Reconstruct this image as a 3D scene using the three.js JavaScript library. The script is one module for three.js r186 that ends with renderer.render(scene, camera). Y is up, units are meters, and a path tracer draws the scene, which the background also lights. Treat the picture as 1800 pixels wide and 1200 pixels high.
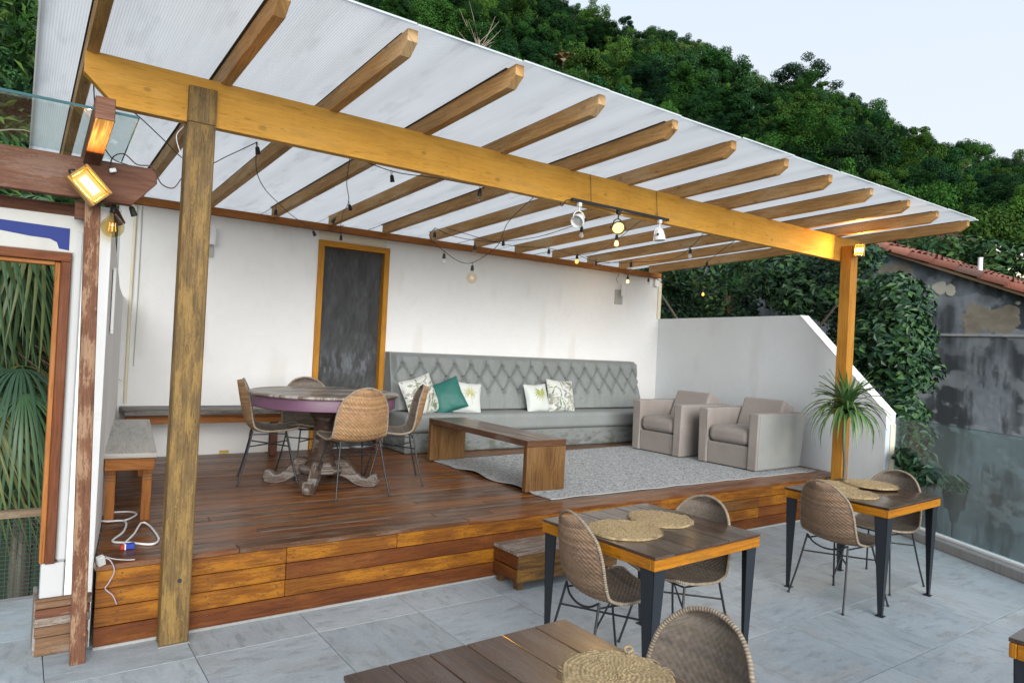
import * as THREE from 'three';
import { mergeGeometries, mergeVertices } from 'three/addons/utils/BufferGeometryUtils.js';
import { RoundedBoxGeometry } from 'three/addons/geometries/RoundedBoxGeometry.js';
import { RectAreaLightUniformsLib } from 'three/addons/lights/RectAreaLightUniformsLib.js';

// ---------------------------------------------------------------- camera, sky, sun, exposure
const scene = new THREE.Scene();
const camera = new THREE.PerspectiveCamera(52.36, 1800 / 1200, 0.05, 2500);
camera.position.set(-0.6776, 1.6627, 4.081);
camera.rotation.set(0.0076, -0.6198, 0.0508, 'YXZ');

const SKY_H = [0.243, 0.252, 0.256], SKY_Z = [0.157, 0.195, 0.248];
{
  const w = 256, h = 128, d = new Float32Array(w * h * 4);
  for (let y = 0; y < h; y++) {
    const e = Math.max(0, Math.sin(((y + 0.5) / h - 0.5) * Math.PI)), t = Math.pow(e, 0.75);
    for (let x = 0; x < w; x++) for (let k = 0; k < 4; k++) d[(y * w + x) * 4 + k] = k < 3 ? SKY_H[k] + (SKY_Z[k] - SKY_H[k]) * t : 1;
  }
  const sky = new THREE.DataTexture(d, w, h, THREE.RGBAFormat, THREE.FloatType);
  sky.mapping = THREE.EquirectangularReflectionMapping; sky.magFilter = sky.minFilter = THREE.LinearFilter; sky.needsUpdate = true;
  scene.background = sky; scene.environment = sky;
}
const sun = new THREE.DirectionalLight(new THREE.Color().setRGB(1, 0.985, 0.955), 1.5);
sun.position.set(-4.0, 6.4, 22); sun.target.position.set(3, 0.5, -1); scene.add(sun, sun.target);
sun.castShadow = true; sun.shadow.radius = 95; sun.shadow.mapSize.set(2048, 2048);
Object.assign(sun.shadow.camera, { left: -14, right: 14, top: 14, bottom: -14, near: 0.5, far: 60 });

const renderer = new THREE.WebGLRenderer({ antialias: true });
renderer.toneMapping = THREE.LinearToneMapping;
renderer.toneMappingExposure = 4.0;
renderer.shadowMap.enabled = true;
RectAreaLightUniformsLib.init();

// ---------------------------------------------------------------- helpers
function rngOf(seed) { let a = seed >>> 0; return () => { a = (a + 0x6D2B79F5) | 0; let t = Math.imul(a ^ (a >>> 15), 1 | a); t = (t + Math.imul(t ^ (t >>> 7), 61 | t)) ^ t; return ((t ^ (t >>> 14)) >>> 0) / 4294967296; }; }
const R = rngOf(77), rr = (a, b) => a + (b - a) * R();
const lerp = (a, b, t) => a + (b - a) * t, clamp = (x, a = 0, b = 1) => Math.min(b, Math.max(a, x));
const sst = (a, b, x) => { const t = clamp((x - a) / (b - a)); return t * t * (3 - 2 * t); };
const mix3 = (a, b, t) => [lerp(a[0], b[0], t), lerp(a[1], b[1], t), lerp(a[2], b[2], t)];
const V = (x, y, z) => new THREE.Vector3(x, y, z);
function hash(x, y, s) { let h = Math.imul(x, 374761393) ^ Math.imul(y, 668265263) ^ Math.imul(s, 1274126177); h = Math.imul(h ^ (h >>> 13), 1274126177); return ((h ^ (h >>> 16)) >>> 0) / 4294967296; }
function vn(x, y, px, py, s) {            // value noise that repeats every px, py
  const x0 = Math.floor(x), y0 = Math.floor(y), fx = x - x0, fy = y - y0, u = fx * fx * (3 - 2 * fx), v = fy * fy * (3 - 2 * fy);
  let xa = x0 % px, ya = y0 % py; if (xa < 0) xa += px; if (ya < 0) ya += py; const xb = xa + 1 === px ? 0 : xa + 1, yb = ya + 1 === py ? 0 : ya + 1;
  const a = hash(xa, ya, s), b = hash(xb, ya, s), c = hash(xa, yb, s), d = hash(xb, yb, s), e = a + (b - a) * u; return e + (c + (d - c) * u - e) * v;
}
function fbm(u, v, fx, fy, s, oct = 4) { let a = 0.5, t = 0, n = 0; for (let i = 0; i < oct; i++) { t += a * vn(u * fx, v * fy, fx, fy, s + i * 17); n += a; a *= 0.5; fx *= 2; fy *= 2; } return t / n; }
const enc = (c) => Math.round(255 * clamp(c <= 0.0031308 ? c * 12.92 : 1.055 * Math.pow(c, 1 / 2.4) - 0.055));
function tex(w, h, fn, srgb = true) {     // fn(u, v) gives linear colour or a height
  const d = new Uint8Array(w * h * 4);
  for (let y = 0, i = 0; y < h; y++) for (let x = 0; x < w; x++, i += 4) {
    const c = fn((x + 0.5) / w, (y + 0.5) / h);
    if (typeof c === 'number') d[i] = d[i + 1] = d[i + 2] = Math.round(255 * clamp(c));
    else for (let k = 0; k < 3; k++) d[i + k] = srgb ? enc(c[k]) : Math.round(255 * clamp(c[k]));
    d[i + 3] = 255;
  }
  const t = new THREE.DataTexture(d, w, h, THREE.RGBAFormat);
  t.wrapS = t.wrapT = THREE.RepeatWrapping; t.magFilter = THREE.LinearFilter; t.minFilter = THREE.LinearFilter;
  if (srgb) t.colorSpace = THREE.SRGBColorSpace;
  t.needsUpdate = true; return t;
}
const rep = (t, x, y) => { t.repeat.set(x, y); return t; };
const lin = (r, g, b) => new THREE.Color().setRGB(r, g, b);
const std = (o) => new THREE.MeshStandardMaterial({ side: THREE.DoubleSide, ...o });
const phy = (o) => new THREE.MeshPhysicalMaterial({ side: THREE.DoubleSide, ...o });

const taken = new Map();
function numbered(name) { const n = taken.get(name) ?? 0; taken.set(name, n + 1); return n ? `${name}_${String(n).padStart(3, '0')}` : name; }
function shade(o) { o.castShadow = true; o.receiveShadow = true; return o; }
function tag(o, label, category, group) { o.userData.label = label; o.userData.category = category; if (group) o.userData.group = group; return o; }
function thing(name, label, category, pos = [0, 0, 0], turn = 0, group) {
  const g = new THREE.Group(); g.name = numbered(name); g.position.set(...pos); g.rotation.y = turn; scene.add(g);
  return tag(g, label, category, group);
}
function part(name, geo, mat, parent, label) {
  const m = shade(new THREE.Mesh(Array.isArray(geo) ? join(geo) : geo, mat)); m.name = name; parent.add(m);
  if (label) m.userData.label = label;
  return m;
}
function single(name, geo, mat, label, category, group) { const m = part(numbered(name), geo, mat, scene); return tag(m, label, category, group); }
function struct(name, geo, mat) { const m = part(numbered(name), geo, mat, scene); m.userData.kind = 'structure'; return m; }
function copyOf(o, label, pos, turn, group) { const c = o.clone(); c.name = numbered(o.name.replace(/_\d{3}$/, '')); c.userData = { ...o.userData, label }; if (group) c.userData.group = group; c.position.set(...pos); c.rotation.y = turn; scene.add(c); return c; }
function join(list) {
  const flat = list.map((g) => { const n = g.index ? g.toNonIndexed() : g; const o = new THREE.BufferGeometry(); for (const k of ['position', 'normal', 'uv']) if (n.attributes[k]) o.setAttribute(k, n.attributes[k]); if (!o.attributes.uv) o.setAttribute('uv', new THREE.BufferAttribute(new Float32Array(o.attributes.position.count * 2), 2)); if (list.every((q) => q.attributes.color)) o.setAttribute('color', n.attributes.color); return o; });
  return flat.length > 1 ? mergeGeometries(flat) : flat[0];
}
const at = (g, x, y, z, rx = 0, ry = 0, rz = 0) => g.applyMatrix4(new THREE.Matrix4().compose(V(x, y, z), new THREE.Quaternion().setFromEuler(new THREE.Euler(rx, ry, rz)), V(1, 1, 1)));
// a board: box with chamfered edges, uv in metres along the grain axis, its own stretch of grain
function board(w, h, d, { c = 0.003, grain = 0, off } = {}) {
  const H = [w / 2, h / 2, d / 2]; c = Math.min(c, H[0] * 0.6, H[1] * 0.6, H[2] * 0.6);
  const P = [], UV = [], o = off ?? [rr(0, 9), rr(0, 9)];
  const tri = (a, b, e, n) => { const ab = V(...b).sub(V(...a)), ae = V(...e).sub(V(...a)), q = ab.cross(ae); const l = q.dot(V(...n)) > 0 ? [a, b, e] : [a, e, b]; const ax = [0, 1, 2].sort((i, j) => Math.abs(n[j]) - Math.abs(n[i]))[0]; for (const p of l) { P.push(...p); const pl = [0, 1, 2].filter((k) => k !== ax); let uu, vv; if (pl.includes(grain)) { uu = p[grain]; vv = p[pl.find((k) => k !== grain)] + (ax * 0.37); } else { uu = p[pl[0]] * 0.2; vv = p[pl[1]]; } UV.push(uu + o[0], vv + o[1]); } };
  const quad = (a, b, e, f, n) => { tri(a, b, e, n); tri(a, e, f, n); };
  for (let k = 0; k < 3; k++) { const i = (k + 1) % 3, j = (k + 2) % 3; for (const s of [-1, 1]) { const n = [0, 0, 0]; n[k] = s; const q = (si, sj) => { const p = [0, 0, 0]; p[k] = s * H[k]; p[i] = si * (H[i] - c); p[j] = sj * (H[j] - c); return p; }; quad(q(-1, -1), q(1, -1), q(1, 1), q(-1, 1), n); } }
  for (let k = 0; k < 3; k++) { const i = (k + 1) % 3, j = (k + 2) % 3; for (const si of [-1, 1]) for (const sj of [-1, 1]) { const n = [0, 0, 0]; n[i] = si; n[j] = sj * 0.999; const q = (e, f) => { const p = [0, 0, 0]; p[k] = e * (H[k] - c); p[i] = si * (H[i] - (f ? c : 0)); p[j] = sj * (H[j] - (f ? 0 : c)); return p; }; quad(q(-1, 0), q(1, 0), q(1, 1), q(-1, 1), n); } }
  for (const sx of [-1, 1]) for (const sy of [-1, 1]) for (const sz of [-1, 1]) tri([sx * H[0], sy * (H[1] - c), sz * (H[2] - c)], [sx * (H[0] - c), sy * H[1], sz * (H[2] - c)], [sx * (H[0] - c), sy * (H[1] - c), sz * H[2]], [sx, sy * 0.99, sz * 0.98]);
  const g = new THREE.BufferGeometry(); g.setAttribute('position', new THREE.Float32BufferAttribute(P, 3)); g.setAttribute('uv', new THREE.Float32BufferAttribute(UV, 2)); g.computeVertexNormals(); return g;
}
const span = (x0, x1, y0, y1, z0, z1, o) => at(board(x1 - x0, y1 - y0, z1 - z0, o), (x0 + x1) / 2, (y0 + y1) / 2, (z0 + z1) / 2);
function uvMetres(g, fu, fv) { const p = g.attributes.position, u = new Float32Array(p.count * 2); for (let i = 0; i < p.count; i++) { const q = [p.getX(i), p.getY(i), p.getZ(i)]; u[2 * i] = fu(q); u[2 * i + 1] = fv(q); } g.setAttribute('uv', new THREE.BufferAttribute(u, 2)); return g; }
const curve = (pts, closed = false, t = 0.5) => new THREE.CatmullRomCurve3(pts.map((p) => V(...p)), closed, 'catmullrom', t);
const tube = (pts, r, seg = 24, rad = 8, closed = false) => new THREE.TubeGeometry(curve(pts, closed), seg, r, rad, closed);
const rod = (a, b, r, rad = 8) => { const A = V(...a), B = V(...b), l = A.distanceTo(B); const g = new THREE.CylinderGeometry(r, r, l, rad); g.applyQuaternion(new THREE.Quaternion().setFromUnitVectors(V(0, 1, 0), B.clone().sub(A).normalize())); const m = A.add(B).multiplyScalar(0.5); return g.translate(m.x, m.y, m.z); };
const lathe = (pts, seg = 24) => new THREE.LatheGeometry(pts.map((p) => new THREE.Vector2(...p)), seg);
// a surface over (u, v) in the unit square
function sheet(nu, nv, fn, uvf) {
  const P = new Float32Array((nu + 1) * (nv + 1) * 3), U = new Float32Array((nu + 1) * (nv + 1) * 2), I = [];
  for (let j = 0, k = 0; j <= nv; j++) for (let i = 0; i <= nu; i++, k++) { const p = fn(i / nu, j / nv); P.set(p, k * 3); const q = uvf ? uvf(i / nu, j / nv) : [i / nu, j / nv]; U.set(q, k * 2); }
  for (let j = 0; j < nv; j++) for (let i = 0; i < nu; i++) { const a = j * (nu + 1) + i, b = a + 1, c = a + nu + 1, d = c + 1; I.push(a, b, d, a, d, c); }
  const g = new THREE.BufferGeometry(); g.setAttribute('position', new THREE.BufferAttribute(P, 3)); g.setAttribute('uv', new THREE.BufferAttribute(U, 2)); g.setIndex(I); g.computeVertexNormals(); return g;
}
function prism(pts, depth, bevel = 0) { const s = new THREE.Shape(pts.map((p) => new THREE.Vector2(...p))); return new THREE.ExtrudeGeometry(s, { depth, bevelEnabled: bevel > 0, bevelSize: bevel, bevelThickness: bevel, bevelSegments: 2, curveSegments: 12 }); }
// ---------------------------------------------------------------- materials
// timber: dark and light grain, worn patches of a third colour, fine cracks. uv in metres, one picture = 1.6 x 0.4 m
const roughShared = rep(tex(512, 512, (u, v) => 0.62 + 0.38 * clamp(0.5 + 1.6 * (fbm(u, v, 5, 9, 5, 4) - 0.5) + 0.8 * (fbm(u, v, 10, 90, 7, 3) - 0.5)), false), 1 / 1.6, 1 / 0.4);
function timber({ seed, dark, light, worn, wear = 0.3, fine = 0.5, crack = 0.4, rough = [0.45, 0.75], bump = 0.0012, size = 416, patch = [5, 4], coat = 0, rings = 0.22, knots = 3 }) {
  const kq = rngOf(seed + 999), kns = Array.from({ length: knots }, () => [kq(), kq(), 0.012 + 0.016 * kq()]);
  const map = tex(size, size, (u, v) => {
    const warp = fbm(u, v, 3, 4, seed, 3), ring = 0.5 + 0.5 * Math.sin(6.2832 * (v * 13 + warp * 4.5));
    const speck = vn(u * 160, v * 150, 160, 150, seed + 2), streak = 0.5 * fbm(u, v, 5, 64, seed + 5, 3) + 0.32 * fbm(u, v, 22, 128, seed + 6, 2) + 0.18 * speck, pores = fbm(u, v, 26, 150, seed + 9, 2), big = fbm(u, v, patch[0], patch[1], seed + 21, 4);
    let c = mix3(dark, light, clamp(0.25 + rings * (ring - 0.5) + 1.3 * (streak - 0.5) * fine * 1.6 + 0.9 * (big - 0.35)));
    const w = sst(0.62 - wear * 0.35, 0.72 - wear * 0.25, 0.6 * big + 0.25 * fbm(u, v, 14, 40, seed + 33, 4) + 0.15 * speck) * clamp(wear * 2.2);
    c = mix3(c, worn, w * 0.85);
    const ck = sst(0.70, 0.80, pores) * crack, grime = sst(0.55, 0.75, fbm(u, v, 7, 14, seed + 50, 4)) * crack * 0.7;
    const check = (1 - sst(0.0, 0.013, Math.abs(fbm(u, v, 3, 17, seed + 70, 3) - 0.5))) * sst(0.5, 0.62, fbm(u, v, 5, 6, seed + 77, 2));
    let kn = 0; for (const [ku, kv, kr] of kns) { const du = Math.abs(u - ku), dv = Math.abs(v - kv), d = Math.hypot(Math.min(du, 1 - du) * 1.6, Math.min(dv, 1 - dv) * 0.75) / kr + 0.5 * (speck - 0.5); kn = Math.max(kn, 1 - sst(0.5, 1.1, d)); }
    return c.map((x) => x * (1 - 0.6 * ck) * (1 - 0.45 * grime) * (1 - 0.55 * check * clamp(crack * 1.6)) * (1 - 0.32 * kn));
  });
  rep(map, 1 / 1.6, 1 / 0.4);
  return phy({ map, bumpMap: map, bumpScale: bump * 6, roughnessMap: roughShared, roughness: rough[1], clearcoat: coat, clearcoatRoughness: coat > 0.4 ? 0.11 : 0.25, specularIntensity: 0.45 });
}
const M = {};
M.beam = timber({ seed: 11, dark: [0.44, 0.21, 0.028], light: [0.68, 0.355, 0.055], worn: [0.40, 0.22, 0.06], wear: 0.22, crack: 0.35, rough: [0.5, 0.7], fine: 0.35, rings: 0.08, patch: [9, 5], knots: 4 });
M.rafter = timber({ seed: 23, dark: [0.33, 0.175, 0.062], light: [0.60, 0.35, 0.13], worn: [0.46, 0.36, 0.24], wear: 0.25, rough: [0.6, 0.85] });
M.plate = timber({ seed: 31, dark: [0.22, 0.075, 0.018], light: [0.42, 0.165, 0.04], worn: [0.2, 0.1, 0.05], wear: 0.15 });
M.post = timber({ seed: 41, dark: [0.105, 0.066, 0.026], light: [0.215, 0.132, 0.048], worn: [0.25, 0.155, 0.045], wear: 0.38, fine: 0.9, crack: 0.6, patch: [12, 16], rings: 0.1, knots: 3 });
M.postRight = timber({ seed: 43, dark: [0.30, 0.125, 0.015], light: [0.50, 0.235, 0.035], worn: [0.45, 0.3, 0.12], wear: 0.1, crack: 0.3, knots: 2 });
M.thinPost = timber({ seed: 47, dark: [0.11, 0.045, 0.024], light: [0.20, 0.095, 0.052], worn: [0.29, 0.18, 0.11], wear: 0.5, crack: 0.6, patch: [14, 10], rough: [0.6, 0.9], rings: 0.1 });
M.redBeam = timber({ seed: 53, dark: [0.10, 0.038, 0.02], light: [0.19, 0.08, 0.045], worn: [0.22, 0.14, 0.11], wear: 0.25 });
M.jamb = timber({ seed: 57, dark: [0.085, 0.026, 0.01], light: [0.19, 0.062, 0.022], worn: [0.12, 0.06, 0.035], wear: 0.15 });
M.deckA = timber({ seed: 61, dark: [0.07, 0.025, 0.009], light: [0.225, 0.075, 0.02], worn: [0.14, 0.10, 0.07], wear: 0.25, rough: [0.24, 0.5], coat: 0.3 });
M.deckB = timber({ seed: 67, dark: [0.06, 0.027, 0.013], light: [0.16, 0.068, 0.028], worn: [0.15, 0.12, 0.095], wear: 0.35, rough: [0.28, 0.55], coat: 0.3 });
M.deckC = timber({ seed: 71, dark: [0.09, 0.033, 0.01], light: [0.28, 0.098, 0.02], worn: [0.13, 0.09, 0.06], wear: 0.2, rough: [0.22, 0.45], coat: 0.3 });
M.boardA = timber({ seed: 73, dark: [0.115, 0.038, 0.005], light: [0.28, 0.098, 0.008], worn: [0.33, 0.135, 0.009], wear: 0.3, crack: 0.55, rough: [0.4, 0.65], patch: [8, 6] });
M.boardB = timber({ seed: 79, dark: [0.09, 0.03, 0.006], light: [0.23, 0.08, 0.009], worn: [0.09, 0.058, 0.026], wear: 0.35, crack: 0.6, rough: [0.4, 0.7] });
M.boardC = timber({ seed: 83, dark: [0.075, 0.02, 0.005], light: [0.165, 0.05, 0.009], worn: [0.2, 0.08, 0.012], wear: 0.2, crack: 0.5, rough: [0.4, 0.7] });
M.step = timber({ seed: 89, dark: [0.06, 0.03, 0.012], light: [0.16, 0.085, 0.03], worn: [0.33, 0.16, 0.014], wear: 0.25, crack: 0.6, rough: [0.5, 0.8] });
M.stepTop = timber({ seed: 90, dark: [0.12, 0.085, 0.06], light: [0.25, 0.18, 0.13], worn: [0.28, 0.26, 0.24], wear: 0.5, crack: 0.5, rough: [0.5, 0.8] });
M.boxWood = timber({ seed: 92, dark: [0.12, 0.065, 0.035], light: [0.24, 0.14, 0.075], worn: [0.22, 0.175, 0.14], wear: 0.4, rough: [0.55, 0.85] });
M.tableTop = timber({ seed: 97, dark: [0.032, 0.017, 0.01], light: [0.088, 0.045, 0.024], worn: [0.08, 0.064, 0.053], wear: 0.38, crack: 0.35, rough: [0.2, 0.4], coat: 0.5, bump: 0.0008 });
M.tableTopB = timber({ seed: 101, dark: [0.036, 0.018, 0.011], light: [0.095, 0.045, 0.024], worn: [0.085, 0.066, 0.054], wear: 0.3, crack: 0.35, rough: [0.2, 0.4], coat: 0.5, bump: 0.0008 });
M.tableEdge = timber({ seed: 103, dark: [0.27, 0.095, 0.004], light: [0.52, 0.205, 0.006], worn: [0.07, 0.035, 0.012], wear: 0.22, crack: 0.5, rough: [0.35, 0.6], coat: 0.2 });
M.coffee = timber({ seed: 107, dark: [0.075, 0.034, 0.012], light: [0.21, 0.108, 0.034], worn: [0.15, 0.09, 0.04], wear: 0.3, rough: [0.4, 0.65] });
M.coffeeTop = timber({ seed: 109, dark: [0.06, 0.028, 0.015], light: [0.16, 0.075, 0.038], worn: [0.15, 0.12, 0.1], wear: 0.35, rough: [0.25, 0.45], coat: 0.3 });
M.roundTop = timber({ seed: 113, dark: [0.07, 0.045, 0.03], light: [0.2, 0.14, 0.1], worn: [0.36, 0.34, 0.31], wear: 0.5, rough: [0.25, 0.5], coat: 0.25 });
M.pedestal = timber({ seed: 117, dark: [0.035, 0.02, 0.014], light: [0.1, 0.06, 0.042], worn: [0.26, 0.24, 0.22], wear: 0.35, rough: [0.4, 0.75] });
M.claw = timber({ seed: 119, dark: [0.05, 0.03, 0.02], light: [0.12, 0.085, 0.065], worn: [0.19, 0.175, 0.16], wear: 0.5, rough: [0.4, 0.75] });
M.slab = timber({ seed: 121, dark: [0.06, 0.05, 0.042], light: [0.16, 0.135, 0.115], worn: [0.2, 0.19, 0.18], wear: 0.4, rough: [0.35, 0.6] });
M.doorFrame = timber({ seed: 127, dark: [0.36, 0.145, 0.012], light: [0.56, 0.26, 0.025], worn: [0.4, 0.2, 0.06], wear: 0.1, crack: 0.25, rough: [0.4, 0.6] });
M.paintedTop = timber({ seed: 131, dark: [0.42, 0.40, 0.36], light: [0.54, 0.52, 0.48], worn: [0.36, 0.31, 0.25], wear: 0.15, crack: 0.6, rough: [0.5, 0.7] });
M.rail = timber({ seed: 137, dark: [0.13, 0.09, 0.055], light: [0.26, 0.19, 0.12], worn: [0.3, 0.27, 0.22], wear: 0.3, rough: [0.6, 0.85] });

// plaster, white: faint trowel marks, blotches, a few stains
function plaster(seed, base, stain, amount) {
  const map = rep(tex(512, 512, (u, v) => { const a = fbm(u, v, 4, 4, seed, 5), b = fbm(u, v, 40, 40, seed + 7, 3), s = sst(0.60, 0.80, fbm(u, v, 9, 3, seed + 13, 5)) * amount; const hair = (1 - sst(0, 0.0045, Math.abs(fbm(u, v, 3, 3, seed + 31, 4) - 0.5))) * sst(0.52, 0.6, fbm(u, v, 5, 5, seed + 37, 2)); return mix3(mix3(base.map((x) => x * (0.94 + 0.09 * a + 0.04 * (b - 0.5))), stain, s), stain.map((x) => x * 0.7), hair * 0.1); }), 1 / 2.4, 1 / 2.4);
  const bumpMap = rep(tex(512, 512, (u, v) => 0.6 * fbm(u, v, 12, 12, seed + 3, 4) + 0.4 * fbm(u, v, 90, 90, seed + 4, 2), false), 1 / 2.4, 1 / 2.4);
  return std({ map, bumpMap, bumpScale: 0.0016, roughness: 0.85 });
}
M.wall = plaster(201, [0.79, 0.785, 0.77], [0.6, 0.57, 0.5], 0.3);
M.wallGrey = plaster(207, [0.71, 0.75, 0.775], [0.5, 0.49, 0.47], 0.2);
M.sill = plaster(211, [0.44, 0.445, 0.44], [0.3, 0.285, 0.26], 0.5);
M.gateWall = plaster(217, [0.46, 0.455, 0.43], [0.33, 0.31, 0.27], 0.45);
M.cream = plaster(213, [0.72, 0.66, 0.5], [0.5, 0.42, 0.3], 0.4);

// porcelain floor tiles: cloudy stone grey, brushed one way
function stone(seed, base) {
  const f = (u, v) => { const a = fbm(u, v, 3, 4, seed, 5), b = fbm(u, v, 10, 34, seed + 3, 4), c = fbm(u, v, 120, 160, seed + 6, 2), d = sst(0.57, 0.75, fbm(u, v, 14, 40, seed + 8, 4)); return [a, b, c, d]; };
  const map = tex(512, 512, (u, v) => { const [a, b, c, d] = f(u, v); const k = 0.80 + 0.32 * a + 0.24 * (b - 0.5) + 0.2 * (c - 0.5) - 0.15 * d; return mix3(base.map((x) => x * k), [0.3 * k, 0.275 * k, 0.245 * k], 0.3 * sst(0.5, 0.8, fbm(u, v, 5, 7, seed + 40, 4))); });
  const bumpMap = tex(512, 512, (u, v) => { const [a, b, c, d] = f(u, v); return 0.5 + 0.5 * (b - 0.5) - 0.3 * d + 0.2 * (c - 0.5); }, false);
  const roughnessMap = tex(256, 256, (u, v) => 0.42 + 0.4 * fbm(u, v, 6, 9, seed + 12, 4), false);
  for (const t of [map, bumpMap, roughnessMap]) rep(t, 1 / 1.3, 1 / 1.3);
  return std({ map, bumpMap, bumpScale: 0.002, roughnessMap, roughness: 1 });
}
M.tiles = [stone(301, [0.35, 0.39, 0.412]), stone(317, [0.335, 0.375, 0.398])];
M.tiles.push(...[1.06, 0.93].map((k, i) => { const m = M.tiles[i].clone(); m.color = lin(k, k, k * 0.99); return m; }));
M.grout = std({ color: lin(0.26, 0.265, 0.27), roughness: 0.95 });
M.concrete = stone(331, [0.27, 0.265, 0.255]);
M.joist = std({ color: lin(0.16, 0.095, 0.05), roughness: 0.9 });
M.whitePaint = std({ color: lin(0.78, 0.78, 0.77), roughness: 0.55 });
M.blackSteel = std({ color: lin(0.022, 0.024, 0.028), roughness: 0.38, metalness: 0.3 });
{
  const b = rep(tex(128, 128, (u, v) => fbm(u, v, 20, 20, 411, 3), false), 4, 4);
  M.legSteel = std({ color: lin(0.018, 0.023, 0.03), roughness: 0.5, metalness: 0.25, bumpMap: b, bumpScale: 0.001 });
}
M.black = std({ color: lin(0.014, 0.014, 0.015), roughness: 0.5 });
M.cord = std({ color: lin(0.012, 0.012, 0.013), roughness: 0.6 });
M.whiteMetal = std({ color: lin(0.7, 0.71, 0.7), roughness: 0.4 });
M.greyPlastic = std({ color: lin(0.42, 0.41, 0.39), roughness: 0.6 });
M.screw = std({ color: lin(0.08, 0.07, 0.06), roughness: 0.5, metalness: 0.6 });
M.whiteCable = std({ color: lin(0.7, 0.71, 0.72), roughness: 0.5 });
// twin-wall polycarbonate: lets scattered light through, fine ribs, dust
{
  const map = rep(tex(512, 512, (u, v) => { const a = fbm(u, v, 5, 3, 501, 5), b = fbm(u, v, 30, 4, 507, 4), s = sst(0.6, 0.82, fbm(u, v, 6, 6, 511, 5)), rib = 0.985 + 0.015 * Math.cos(u * 6.2832 * 50); const k = (0.82 + 0.2 * a + 0.05 * (b - 0.5) - 0.12 * s) * rib; return [0.735 * k, 0.72 * k, 0.695 * k]; }), 1, 1);
  const bumpMap = rep(tex(512, 16, (u) => 0.5 + 0.5 * Math.cos(u * 6.2832 * 50), false), 1, 1);
  M.poly = phy({ map, bumpMap, bumpScale: 0.0012, roughness: 1, transmission: 0.78, thickness: 0, specularIntensity: 0 });
  M.polyEdge = phy({ color: lin(0.62, 0.66, 0.68), roughness: 0.5, transmission: 0.3, thickness: 0 });
}
M.glass = phy({ color: lin(0.50, 0.66, 0.68), roughness: 0.27, transmission: 1, thickness: 0, ior: 1.9 });
M.glassCanopy = phy({ color: lin(0.72, 0.84, 0.82), roughness: 0.02, transmission: 1, thickness: 0, ior: 1.52 });
M.glassEdge = phy({ color: lin(0.02, 0.085, 0.095), roughness: 0.5, specularIntensity: 0.4 });
M.clearBulb = phy({ color: lin(0.95, 0.93, 0.88), roughness: 0.02, transmission: 1, thickness: 0, ior: 1.45 });
M.globeBulb = phy({ color: lin(0.95, 0.92, 0.83), roughness: 0.02, transmission: 1, thickness: 0, ior: 1.5 });
M.amberBulb = phy({ color: lin(0.86, 0.78, 0.55), roughness: 0.02, transmission: 1, thickness: 0, ior: 1.45 });
M.frostBulb = phy({ color: lin(0.8, 0.8, 0.78), roughness: 0.8, transmission: 0.5, thickness: 0 });
const glow = (r, g, b, k) => std({ color: lin(0.2, 0.15, 0.1), emissive: lin(r, g, b), emissiveIntensity: k, roughness: 0.6 });
M.bulbLit = glow(1, 0.6, 0.2, 1.0); M.bulbWarm = glow(1, 0.45, 0.06, 0.6); M.floodFace = glow(1, 0.62, 0.16, 1.6); M.floodLens = glow(1, 0.40, 0.01, 0.26); M.parFace = glow(1, 0.55, 0.14, 0.9); M.filament = glow(1, 0.35, 0.05, 0.9); M.filamentDim = glow(1, 0.4, 0.12, 0.3);
M.amberLens = phy({ color: lin(0.9, 0.5, 0.06), roughness: 0.2, transmission: 0.5, thickness: 0 });
M.brass = std({ color: lin(0.45, 0.26, 0.08), roughness: 0.35, metalness: 0.8 });
M.purple = (() => { const map = rep(tex(256, 256, (u, v) => { const a = fbm(u, v, 12, 3, 601, 4), s = sst(0.62, 0.75, fbm(u, v, 20, 8, 607, 4)); return mix3(mix3([0.085, 0.04, 0.07], [0.16, 0.07, 0.125], a), [0.12, 0.07, 0.08], s * 0.7); }), 1, 1); return std({ map, roughness: 0.5 }); })();
// upholstery
function fabric(seed, base, amp, weave = 90, dirt, dirtAmt = 0) {
  const map = tex(512, 512, (u, v) => { const a = fbm(u, v, 5, 5, seed, 5), w = 0.5 + 0.25 * Math.sin(u * 6.2832 * weave) + 0.25 * Math.sin(v * 6.2832 * weave), n = fbm(u, v, 100, 100, seed + 4, 2); let c = base.map((x) => x * (1 - amp / 2 + amp * a + 0.10 * (n - 0.5) + 0.05 * (w - 0.5))); if (dirt) c = mix3(c, dirt, dirtAmt * sst(0.52, 0.78, fbm(u, v, 7, 7, seed + 11, 5))); return c; });
  const bumpMap = tex(512, 512, (u, v) => 0.5 + 0.2 * Math.sin(u * 6.2832 * weave) + 0.2 * Math.sin(v * 6.2832 * weave) + 0.3 * (fbm(u, v, 60, 60, seed + 8, 2) - 0.5), false);
  return phy({ map, bumpMap, bumpScale: 0.0006, roughness: 0.9, sheen: 0.25, sheenRoughness: 0.6, sheenColor: lin(0.5, 0.5, 0.5) });
}
M.sofa = fabric(701, [0.205, 0.222, 0.218], 0.22, 120, [0.2, 0.195, 0.17], 0.35);
M.arm = fabric(709, [0.255, 0.225, 0.205], 0.16, 120, [0.2, 0.165, 0.145], 0.3);
M.armSkyLit = fabric(713, [0.24, 0.243, 0.23], 0.2, 120, [0.3, 0.28, 0.245], 0.45);  // armchair cloth made paler: open-sky light on the outer side put into the colour
M.piping = std({ color: lin(0.12, 0.10, 0.09), roughness: 0.9 });
M.greenVelvet = phy({ color: lin(0.012, 0.115, 0.095), roughness: 0.55, sheen: 0.8, sheenRoughness: 0.4, sheenColor: lin(0.05, 0.3, 0.26) });
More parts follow.
